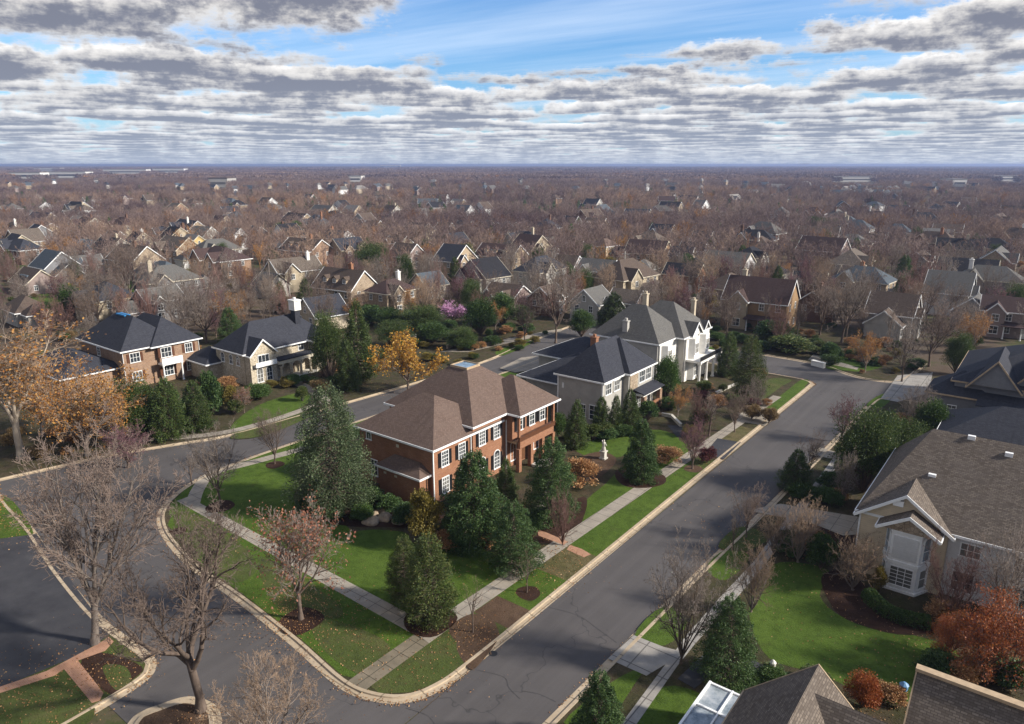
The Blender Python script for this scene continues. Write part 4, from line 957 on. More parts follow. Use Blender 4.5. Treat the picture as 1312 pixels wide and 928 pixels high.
# --- the brick house on the corner lot
h = House('brick_house', 'large red brick house with tan hip roof and black shutters on the corner lot', HB, (-55, 62), wall='brick_red', roof='roof_tan')
h.box('wall', -62, -50.25, 51.7, 60, 0, 6.55); h.hip(-62, -50.25, 51.7, 63.0, 6.6, 3.6, inset=5.0)
h.box('wall', -63.5, -49.95, 57.9, 70.5, 0, 7.45); h.hip(-63.5, -49.95, 57.9, 71.0, 7.5, 5.4, deck=.8)
h.box('wall', -56, -49.0, 64, 71.5, 3.8, 7.4); h.box('wall', -56, -50.0, 64.01, 71.4, 0, 3.9); h.hip(-56, -47.95, 64.1, 71.6, 7.5, 3.3)
# glazed skylight on the deck
k = MB((-55, 62)); cx0, cx1, cy0, cy1 = -57.9, -55.4, 63.3, 65.6
for a in ((cx0 - .1, cx1 + .1, cy0 - .1, cy0), (cx0 - .1, cx1 + .1, cy1, cy1 + .1), (cx0 - .1, cx0, cy0, cy1), (cx1, cx1 + .1, cy0, cy1)): k.box(*a, 11.4, 12.1)
sk = k.build('skylight', 'trim_tan', h.root); k = MB((-55, 62)); k.box(cx0, cx1, cy0, cy1, 11.5, 12.0); k.build('pane', 'glass_sky', sk)
# bump-out on the left end
h.box('wall', -57.3, -50.9, 50.2, 51.75, 0, 3.5); h.hip(-57.3, -50.9, 50.2, 52.8, 3.5, 1.1, ov=.3)
SB = 'shutter_black'
for z, hh in ((4.9, 1.7), (1.75, 1.8)):
    for a in (53.5, 56.3): h.win('+x', -50.25, a, z, 1.0, hh, 3, 4, shutter=SB)
    for a in (59.5, 62.2): h.win('+x', -49.95, a, z + .6 * (z > 3), 1.0, hh, 3, 4, arch=z < 3, shutter=SB)
h.win('-y', 51.7, -59.7, 1.9, .95, 1.9, 2, 3); h.win('-y', 51.7, -60.4, 5.6, .7, .6, 2, 1, arch=True)
for a in (-56.3, -54.6): h.box('vent', a - .2, a + .2, 50.17, 50.2, 2.6, 2.85, mat='trim_cream')
h.box('vent', -55.9, -55.5, 51.66, 51.7, 5.4, 5.75)
# two storey porch: brick arcade below, balcony above
for yy in (64.3, 66.7, 69.1, 71.4): h.box('pier', -48.45, -47.95, yy - .25, yy + .25, 0, 3.0, mat='brick_red')
h.box('pier', -48.4, -48.0, 64.3, 71.4, 3.0, 3.9)
h.box('balcony', -50.3, -48.42, 64.1, 71.6, 3.55, 3.8, mat='trim_tan'); h.box('balcony_rail', -48.12, -47.92, 64.1, 71.6, 3.92, 4.35, mat='shutter_brown'); h.box('balcony_rail', -48.3, -47.86, 64.05, 71.65, 4.35, 4.5)
for yy in (64.25, 71.45): h.box('post', -48.3, -48.02, yy - .14, yy + .14, 4.5, 7.45, mat='brick_red')
h.box('beam', -48.3, -48.0, 64.1, 71.6, 7.0, 7.35, mat='trim_tan')
for a in (65.5, 68.0, 70.2): h.win('+x', -49.0, a, 5.75, .95, 1.75, 2, 3, shutter=SB)
for a in (65.5, 70.3): h.win('+x', -50.0, a, 1.75, 1.0, 2.0, 2, 3, arch=True)
h.door('+x', -50.0, 67.9, 1.5, 2.5)
h.box('step', -47.9, -47.0, 66.5, 69.3, 0, .35, mat='limestone'); h.box('step', -47.0, -46.4, 66.8, 69.0, 0, .18, mat='limestone')
for (x, y) in ((-50.2, 51.62), (-50.22, 57.85), (-49.9, 64.0)): h.box('downpipe', x, x + .12, y - .1, y + .02, .1, 6.4, mat='trim_white')
h.finish()

# --- grey sided house
h = House('grey_house', 'grey sided house with dark slate hip roof and brick porch pier beside the brick house', HB, (-53, 90), wall='siding_grey', roof='roof_slate')
h.box('wall', -55.6, -48.1, 83.7, 97, 0, 6.75); h.hip(-55.6, -48.1, 83.7, 97.5, 6.8, 4.2)
h.box('wall', -55, -47.2, 89.5, 97.2, 0, 6.7); h.hip(-55, -47.2, 89.5, 97.2, 6.85, 4.0)
h.box('wall', -66, -54, 90, 102, 0, 3.3); h.hip(-66, -53, 88.5, 102, 3.4, 3.3)
h.box('wall', -72, -62, 102, 113.5, 0, 3.4); h.hip(-72, -60, 101, 114, 3.5, 2.6)
h.shed(-47.2, -45.6, 91.3, 97.3, 3.3, 3.9, '+x', part='roof')
h.box('porch', -47.15, -45.7, 91.5, 97.2, 2.9, 3.25, mat='trim_white'); 
for yy in (91.8, 96.9): h.box('pier', -46.1, -45.5, yy - .35, yy + .35, 0, 2.9, mat='brick_brown')
h.box('porch_wall', -45.75, -45.5, 92.2, 96.5, 0, 1.5, mat='brick_red')
for a in (85.2, 87.6): h.win('+x', -48.1, a, 5.3, 1.5, 1.5, 3, 2)
h.box('bay_panel', -47.17, -47.1, 89.8, 92.2, 4.0, 6.5, mat='stone_tan')
for a in (93.6, 95.6): h.win('+x', -47.2, a, 5.4, 1.6, 1.7, 3, 2)
for a in (92.8, 95.5): h.win('+x', -47.2, a, 1.7, 1.3, 2.0, 2, 3)
h.win('-y', 83.7, -49.4, 1.9, 1.4, 2.0, 2, 3); h.win('-y', 83.7, -51.2, 1.9, .8, 1.7, 2, 3); h.box('vent', -54.9, -54.6, 83.66, 83.7, 4.6, 5.4)
for x, y in ((-55.6, 83.66), (-48.16, 83.66), (-47.2, 97.25)): h.box('corner_board', x - .08, x + .12, y - .06, y, 0, 6.6, mat='trim_white')
h.chimney(-57, 96, 5, 9.4, 1.0, .8, 'brick_red')
h.finish()

# --- big white-fronted house with grey roof
h = House('white_fronted_house', 'big house with stone grey hip roofs, white bays and porch columns', HB, (-54, 112), wall='stucco_grey', roof='roof_grey')
h.box('wall', -62, -49.9, 104, 114, 0, 7.9); h.hip(-62, -49.9, 104, 113.5, 8, 5)
h.box('wall', -60, -48.4, 111, 121, 0, 7.9); h.hip(-60, -48.4, 110.2, 121, 8, 4.8, inset=4.5)
h.box('front', -49.95, -49.6, 104.3, 111, 0, 7.85, mat='stucco_white'); h.box('front', -48.45, -48.1, 111.2, 120.8, 0, 7.85)
for y0 in (106.2, 113.5, 118):
    x0 = -49.6 if y0 < 110 else -48.1
    b = MB(h.off); b.prism([(x0 - .02, y0 - 1.4), (x0 + .9, y0 - .8), (x0 + .9, y0 + .8), (x0 - .02, y0 + 1.4)], .2, 7.4); b.build('bay', 'stucco_white', h.root)
    h.win('+x', x0 + .9, y0, 5.7, 1.2, 1.7, 2, 2, glass='glass_curtain'); h.win('+x', x0 + .9, y0, 1.9, 1.2, 1.9, 2, 2)
h.gable(-53, -47.7, 112.2, 116.2, 8.0, 1.9, 'x', ov=.25, wall='gable', part='roof'); h.mats['gable'] = 'stucco_white'
h.gable(-53, -48.2, 118.3, 120.6, 8.0, 1.3, 'x', ov=.2, wall='gable')
h.box('balcony', -48.1, -45.4, 111.4, 120.6, 3.6, 3.95, mat='stucco_white')
for y in (111.7, 114.7, 117.6, 120.3): h.column(-45.7, y, 0, 3.6, .24, 'stucco_white')
h.box('balcony_rail', -45.55, -45.45, 111.4, 120.6, 4.0, 4.7, mat='iron'); h.win('+x', -48.1, 116, 1.8, 1.6, 1.8, 2, 2, arch=True); h.door('+x', -48.1, 113.6 + 1.9, 1.2, 2.3, 'iron')
for a in (-57.5, -53.5): h.win('-y', 104, a, 5.4, 1.0, 1.5)
h.chimney(-58, 115, 8, 13.6, .8, .8, 'stucco_cream'); h.chimney(-56.3, 104.9, 8, 10.6, .9, .7, 'stucco_grey'); h.chimney(-50.8, 119.4, 9, 12.6, .7, .7, 'stucco_cream')
h.finish()

# --- brown brick house
h = House('brown_brick_house', 'brown brick house with dark slate hip roof and brown shutters, blue tarp on its ridge', HB, (-127, 57), wall='brick_brown', roof='roof_slate')
h.box('wall', -135, -119.4, 51.3, 60.5, 0, 6.5); h.hip(-135, -119.4, 51.3, 60.8, 6.6, 4.4)
h.box('wall', -131, -118.8, 57, 64, 0, 6.45); h.hip(-133, -118.8, 56, 64.2, 6.55, 3.9)
h.box('wall', -137, -121.5, 43, 51.5, 0, 3.4); h.hip(-137, -121.5, 42.5, 52.5, 3.5, 2.6)
for z in (5.1, 1.9):
    h.win('+x', -119.4, 53.2, z, 1.5, 1.5, 3, 2, shutter='shutter_brown')
    h.win('+x', -118.8, 58.2, z, 1.7, 1.6, 3, 2, shutter='shutter_brown'); h.win('+x', -118.8, 62.2, z, 1.2, 1.5, 3, 2, shutter='shutter_brown')
h.box('balcony', -118.8, -117.3, 56.6, 60.2, 3.2, 3.5); h.mats['balcony'] = 'trim_white'
h.box('balcony_rail', -117.42, -117.3, 56.6, 60.2, 3.5, 4.4, mat='trim_white')
for y in (56.8, 60): h.column(-117.5, y, 0, 3.2, .14)
for x, y in ((-119.3, 51.24), (-118.7, 64.02)): h.box('downpipe', x - .1, x + .04, y, y + .06, .1, 6.2, mat='trim_white')
h.box('tarp', -129.6, -126.4, 55.6, 56.6, 10.72, 10.95, mat='tarp_blue')
h.win('-y', 51.3, -128, 5.2, 1.0, 1.4)
h.finish()

# --- cream stone house
h = House('cream_stone_house', 'cream stone house with dark slate roof, arched porch and tall white-topped chimney', HB, (-109, 72), wall='stone_cream', roof='roof_slate')
h.box('wall', -114, -105.6, 64.5, 74, 0, 5.5); h.hip(-114, -105.6, 64.5, 82, 5.6, 4.2)
h.box('wall', -114, -105.9, 74, 82, 0, 5.5); h.box('wall', -111, -104.0, 64.6, 69.6, 0, 5.4); h.gable(-111, -104, 64.8, 69.4, 5.5, 2.2, 'x', ov=.35)
h.box('wall', -111, -103.8, 77.6, 82, 0, 5.6); h.hip(-111, -103.8, 77.4, 82.2, 5.7, 2.0)
h.box('wall', -120, -113, 62.2, 68, 0, 3.0); h.hip(-120, -113, 62, 68, 3.1, 2.0)
b = MB(h.off)
for i, y in enumerate((70.0, 72.0, 74.0, 76.0)): h.column(-103.7, y + .2, 0, 2.5, .24, 'stone_cream')
h.box('porch_beam', -104.1, -103.4, 69.6, 77.6, 2.9, 3.5, mat='trim_cream')
for y in (70.2, 72.2, 74.2):
    b2 = MB(h.off); n = 8
    for q in range(n):
        t0, t1 = math.pi * q / n, math.pi * (q + 1) / n; c = y + 1.0
        P = [(c + .8 * math.cos(t0), 2.2 + .7 * math.sin(t0)), (c + .8 * math.cos(t1), 2.2 + .7 * math.sin(t1)), (c + 1.0 * math.cos(t1), 3.0), (c + 1.0 * math.cos(t0), 3.0)]
        b2.solid([(-104.0, *p) for p in P] + [(-103.5, *p) for p in P], [(0, 1, 2, 3), (7, 6, 5, 4), (0, 4, 5, 1), (2, 6, 7, 3)])
    b2.build('arch', 'trim_cream', h.root)
h.box('porch_floor', -105.6, -103.3, 69.6, 77.6, 0, .2, mat='limestone'); h.door('+x', -105.9, 73.4, 1.6, 2.3, 'door_wood')
h.box('porch_roof', -105.7, -103.3, 69.6, 77.6, 3.5, 3.7, mat='roof_slate')
h.win('+x', -104, 67.1, 4.4, 2.0, 1.4, 3, 1); h.win('+x', -104, 66.2, 1.6, 1.0, 2.0, 2, 3, arch=True); h.win('+x', -104, 68.0, 1.6, 1.0, 2.0, 2, 3, arch=True)
h.box('balcony_rail', -104, -103.3, 65.2, 69.2, 3.3, 3.45, mat='trim_white'); h.box('balcony_rail', -103.36, -103.3, 65.2, 69.2, 3.45, 4.1)
h.win('+x', -105.9, 72.4, 4.6, 1.8, 1.2, 3, 1); h.win('+x', -105.9, 76, 4.6, 1.0, 1.3, 2, 2); h.win('+x', -103.8, 79.8, 4.4, 1.8, 1.6, 3, 2, arch=True); h.win('+x', -103.8, 79.8, 1.6, 1.8, 2, 3, 2)
for a in (-112, -109.5, -107.4): h.win('-y', 64.5, a, 3.9, .8, 1.3, 2, 2, arch=True)
h.chimney(-108.6, 77.4, 6, 10.6, 1.3, 1.1, 'roof_slate'); h.chimney(-108.6, 77.4, 10.62, 12.3, 1.7, 1.4, 'stucco_white')
h.finish()

# --- beige house with white bay window, right
h = House('beige_house', 'beige sided house with white two-storey bay window and wide taupe shingle roof', HB, (1, 74), wall='siding_beige', roof='roof_taupe')
h.box('wall', -10.7, 16, 66.1, 82.6, 0, 5.95); h.hip(-10.7, 16, 66.1, 83.2, 6.0, 5.9, inset=3.6, ov=.5)
h.box('wall', -10.75, -3.9, 65.6, 72, 0, 5.9); h.gable(-10.75, -3.9, 65.6, 73, 5.95, 2.5, 'y', ov=.45, ove=.45, ends=(1, 0))
h.box('white_wall', -3.88, 15.9, 66.0, 66.12, .1, 5.7, mat='siding_white')
# the bay: canted white box with tall windows and small gable over it
bay = [(-8.5, 65.62), (-7.9, 64.2), (-5.6, 64.2), (-4.9, 65.62)]
b = MB(h.off); b.prism(bay, .25, 5.5); b.prism([(-8.7, 65.6), (-8.0, 64.0), (-5.5, 64.0), (-4.7, 65.6)], 0, .25); b.prism([(-8.6, 65.61), (-7.95, 64.1), (-5.55, 64.1), (-4.8, 65.61)], 2.55, 2.85); b.prism([(-8.6, 65.61), (-7.95, 64.1), (-5.55, 64.1), (-4.8, 65.61)], 5.5, 5.75)
b.build('bay', 'trim_white', h.root)
h.win('-y', 64.2, -6.75, 1.45, 1.7, 1.7, 3, 5); h.box('bay_panel', -7.7, -5.8, 64.14, 64.2, 3.1, 5.2, mat='siding_white')
for (xa, ya, xb, yb) in ((-8.5, 65.62, -7.9, 64.2), (-5.6, 64.2, -4.9, 65.62)):
    ang = math.atan2(yb - ya, xb - xa)
    for z, hw in ((1.45, 1.7), (4.1, 1.8)):
        f, p = win_meshes(.8, hw, 1, 2, z > 3, 'trim_white', 'glass_sky'); o = h.put('window', f, (xa + xb) / 2, (ya + yb) / 2, z, ang); link('pane', p, o)
h.gable(-8.9, -4.5, 64.0, 65.7, 5.78, 1.35, 'y', ov=.25, ove=.2, wall='bay_gable', trim=True, ends=(1, 0)); h.mats['bay_gable'] = 'stone_tan'
for a in (-2.2, 1.6, 5.5): h.win('-y', 66.0, a, 4.7, 1.4, 1.15, 3, 2)
for a in (-2.4, 1.4): h.win('-y', 66.0, a, 1.7, 1.5, 1.7, 3, 2)
h.win('-x', -10.7, 70, 4.4, 1.0, 1.4); h.win('-x', -10.7, 76, 1.8, 1.4, 1.6)
h.box('corner_board', -10.83, -10.7, 65.5, 65.65, 0, 5.8, mat='trim_white')
h.box('flashing', -8.3, -7.5, 65.2, 65.8, 7.4, 7.9, mat='trim_white')
for (x, y) in ((-6.2, 70.2), (-4.0, 74.4), (-1.0, 73.5)):
    z = 6 + 5.9 * (y - 66.1) / 8.55; b = MB(h.off); b.box(x - .3, x + .3, y - .18, y + .18, z - .1, z + .28); b.build('roof_vent', 'trim_white', h.root)
h.finish()

# --- dark slate roofed house beyond it
h = House('dark_slate_house', 'slate grey house with sprawling dark slate hip roofs, right edge', HB, (0, 122), wall='siding_slate', roof='roof_slate')
h.box('wall', -12.3, -6, 115, 122, 0, 4.4); h.hip(-12.3, -5, 115, 122, 4.5, 2.8)
h.box('wall', -9.4, 16, 116, 136, 0, 6.3); h.hip(-9.4, 16, 116, 136, 6.4, 5.2)
h.gable(-7.5, -1.8, 114.6, 125, 6.5, 3.6, 'y', ov=.4, ove=.4, wall='gable', ends=(1, 0)); h.gable(-2.6, 5.5, 116.4, 128, 6.6, 4.8, 'y', ov=.4, ove=.4, wall='gable', ends=(1, 0)); h.mats['trim'] = 'trim_tan'
h.box('wall', -6, 3, 113, 116.1, 0, 4.0); h.shed(-6, 3, 112.6, 116, 4.1, 5.2, '-y')
for a in (-4.6, -3.0): h.win('-y', 113, a, 2.8, .9, 1.3)
h.win('-x', -12.3, 118.4, 2.0, 1.2, 1.4); h.win('-y', 115, -9.2, 2.2, 1.0, 1.3)
h.finish()
h = House('garage', 'low garage with dark slate hip roof between beige house and dark slate house', 'garage', (-2, 103), wall='siding_slate', roof='roof_slate')
h.box('wall', -8.6, 8, 97.2, 108, 0, 3.9); h.hip(-8.6, 8, 97, 108.4, 4.0, 3.4)
for y in (99.5, 103.5, 106.5): h.door('-x', -8.6, y, 2.4, 2.2, 'door_white', name='garage_door')
h.win('-y', 97.2, -5.5, 2.2, 1.0, 1.2)
h.finish()

# --- two roofs at the bottom edge
h = House('hip_roof_house', 'house at the bottom edge with faceted grey-brown shingle roof and glazed sunroom', HB, (-7, 33), wall='siding_tan', roof='roof_taupe', trim='trim_tan')
h.box('wall', -11.0, -3.6, 24, 38.3, 0, 4.5); h.gable(-11.0, -3.8, 24, 38.4, 4.6, 3.4, 'y', ov=.4, ove=.25)
h.box('wall', -7.4, -1.1, 33.5, 39.7, 0, 4.8); h.gable(-7.4, -1.0, 33.4, 39.8, 4.9, 2.75, 'x', ov=.35, ends=(0, 1)); h.box('wall', -9, 2.0, 24, 33.5, 0, 4.4); h.hip(-9.5, 2.2, 23.6, 34.0, 4.5, 2.4, inset=3.6)
h.box('sunroom_wall', -14.0, -11.05, 33.0, 40.0, 0, 2.5, mat='trim_white')
b = MB(h.off); b.box(-14.1, -10.95, 32.9, 40.1, 2.5, 2.62)
for a in ((-14.15, -14.0), (-12.6, -12.5), (-11.1, -10.95)): b.box(a[0], a[1], 32.9, 40.1, 2.62, 2.82)
for y in (32.9, 35.2, 37.6, 39.95): b.box(-14.1, -10.95, y, y + .15, 2.62, 2.78)
sr = b.build('sunroom_roof', 'trim_white', h.root)
b = MB(h.off); b.box(-13.98, -11.12, 33.06, 39.94, 2.62, 2.68); b.build('pane', 'glass_roof', sr)
for y in (34.2, 36.4, 38.6): h.win('-x', -14.0, y, 1.4, 1.8, 1.6, 2, 1)
h.finish()
h = House('gable_roof_house', 'house at the bottom right corner with weathered grey-brown gable roof and tan ridge', HB, (4, 41), wall='siding_tan', roof='roof_taupe', trim='trim_tan')
h.box('wall', -2.4, 14, 36.6, 46, 0, 3.3); h.gable(-2.4, 14, 36.6, 47.0, 3.4, 4.6, 'x', ov=.5, ove=.4)
h.box('ridge_cap', -2.9, 14.3, 41.55, 42.05, 8.1, 8.3, mat='trim_tan'); h.win('-x', -2.4, 40, 1.8, 1.2, 1.3)
h.finish()

# ------------------------------------------------------------------ houses of the neighbourhood behind
DET = random.Random(21)
FOOT = []
def far_house(cx, cy, W, D, rot, H, roof, wallm, roofm, feats, label, group, name='house', trim='trim_white', gmat=None, detail=2, seed=0):
    r = random.Random(seed); h = House(name, label, HB, (cx, cy, 0), rot, group, False, wallm, roofm, trim, gmat)
    x0, x1, y0, y1 = -W / 2, W / 2, -D / 2, D / 2; rise = min(D, W) * r.uniform(.33, .45)
    h.box('wall', x0, x1, y0, y1, -.1, H)
    if roof == 'hip': h.hip(x0, x1, y0, y1, H + .02, rise)
    elif roof == 'front': h.gable(x0, x1, y0, y1, H + .02, min(W * .42, 4.6), 'y')
    else: h.gable(x0, x1, y0, y1, H + .02, rise, 'x')
    fy = y0
    if 'g' in feats or 'gg' in feats:
        for i, fx in enumerate(((x0 + W * .27,) if 'gg' not in feats else (x0 + W * .24, x0 + W * .74))):
            w = W * r.uniform(.28, .36); h.box('gable', fx - w / 2, fx + w / 2, y0 - 1.3, y0 + .5, -.1, H - .1); h.gable(fx - w / 2, fx + w / 2, y0 - 1.3, D * .05, H - .08, w * .52, 'y', ov=.3, wall='gable', ends=(1, 0))
            if detail: h.win('-y', y0 - 1.3, fx, H - 1.3, 1.2, 1.4, 2, 2)
            if detail > 1: h.win('-y', y0 - 1.3, fx, 1.7, 1.5, 1.6, 2, 2)
    if 'w' in feats:
        s_ = r.choice((-1, 1)); a, b_ = (x1 - .05, x1 + W * .4) if s_ > 0 else (x0 - W * .4, x0 + .05)
        h.box('wing', a, b_, y0 + D * .15, y1 - D * .1, -.1, 3.2, mat=wallm)
        (h.hip if roof == 'hip' else h.gable)(a, b_, y0 + D * .15, y1 - D * .1, 3.22, D * .3)
        if detail: h.win('-y', y0 + D * .15, (a + b_) / 2, 1.5, 2.2, 1.5, 3, 1, name='window')
    if 'c' in feats: h.chimney(W * r.choice((-.3, .3, .15)), r.uniform(-.15, .1) * D, H, H + rise + 1.3, 1.0, .8, r.choice(('brick_dark', 'brick_red', 'stucco_cream', 'stucco_white')))
    if 'p' in feats:
        h.shed(x0 + W * .42, x1 - .2, y0 - 2.2, y0 - .02, 2.7, 3.4, '-y')
        for x in (x0 + W * .45, x1 - W * .25, x1 - .5): h.column(x, y0 - 2.0, 0, 2.7, .13)
    if 'd' in feats:
        for fx in (-.25, 0, .25):
            zz = H + rise * .28; yy = y0 + D * .5 * .28; h.box('dormer', W * fx - .7, W * fx + .7, yy - .1, 0, zz, zz + 1.1, mat=wallm); h.gable(W * fx - .7, W * fx + .7, yy - .1, 0, zz + 1.1, .6, 'y', ov=.15, ove=.15, wall='dormer', trim=False, ends=(1, 0))
            h.win('-y', yy - .1, W * fx, zz + .6, .8, .8, 2, 2)
    if 's' in feats:
        b = MB(); zz = H + rise * .5; b.box(-W * .22, W * .22, y0 + D * .2, y0 + D * .3, zz - .3, zz + .25); o = b.build('roof_window', 'glass_sky', h.root)
    if detail:
        n = max(2, int(W / 3.2)); storeys = [H - 1.25] + ([1.7] if H > 4.5 else [])
        for z in storeys:
            for i in range(n):
                x = x0 + W * (i + .5) / n
                if ('g' in feats or 'gg' in feats) and x < x0 + W * .44: continue
                if 'gg' in feats and x > x0 + W * .56: continue
                if z < 2 and i == n // 2 + 1: h.door('-y', y0, x, mat=r.choice(('door_wood', 'door_white'))); continue
                h.win('-y', y0, x, z, 1.0, 1.4, 2, 2)
            for fc, c in (('+x', x1), ('-x', x0)):
                if 'w' in feats and z < 3: continue
                for a in (-.22, .22): h.win(fc, c, D * a, z, .9, 1.3, 2, 2)
            if detail > 1:
                for i in range(n): h.win('+y', y1, x0 + W * (i + .5) / n, z, .9, 1.3, 2, 2)
        if roof == 'front': h.win('-y', y0, 0, H + 1.0, .8, 1.0, 2, 2, arch=True)
    h.finish(); FOOT.append((cx, cy, max(W, D) * .62)); return h.root

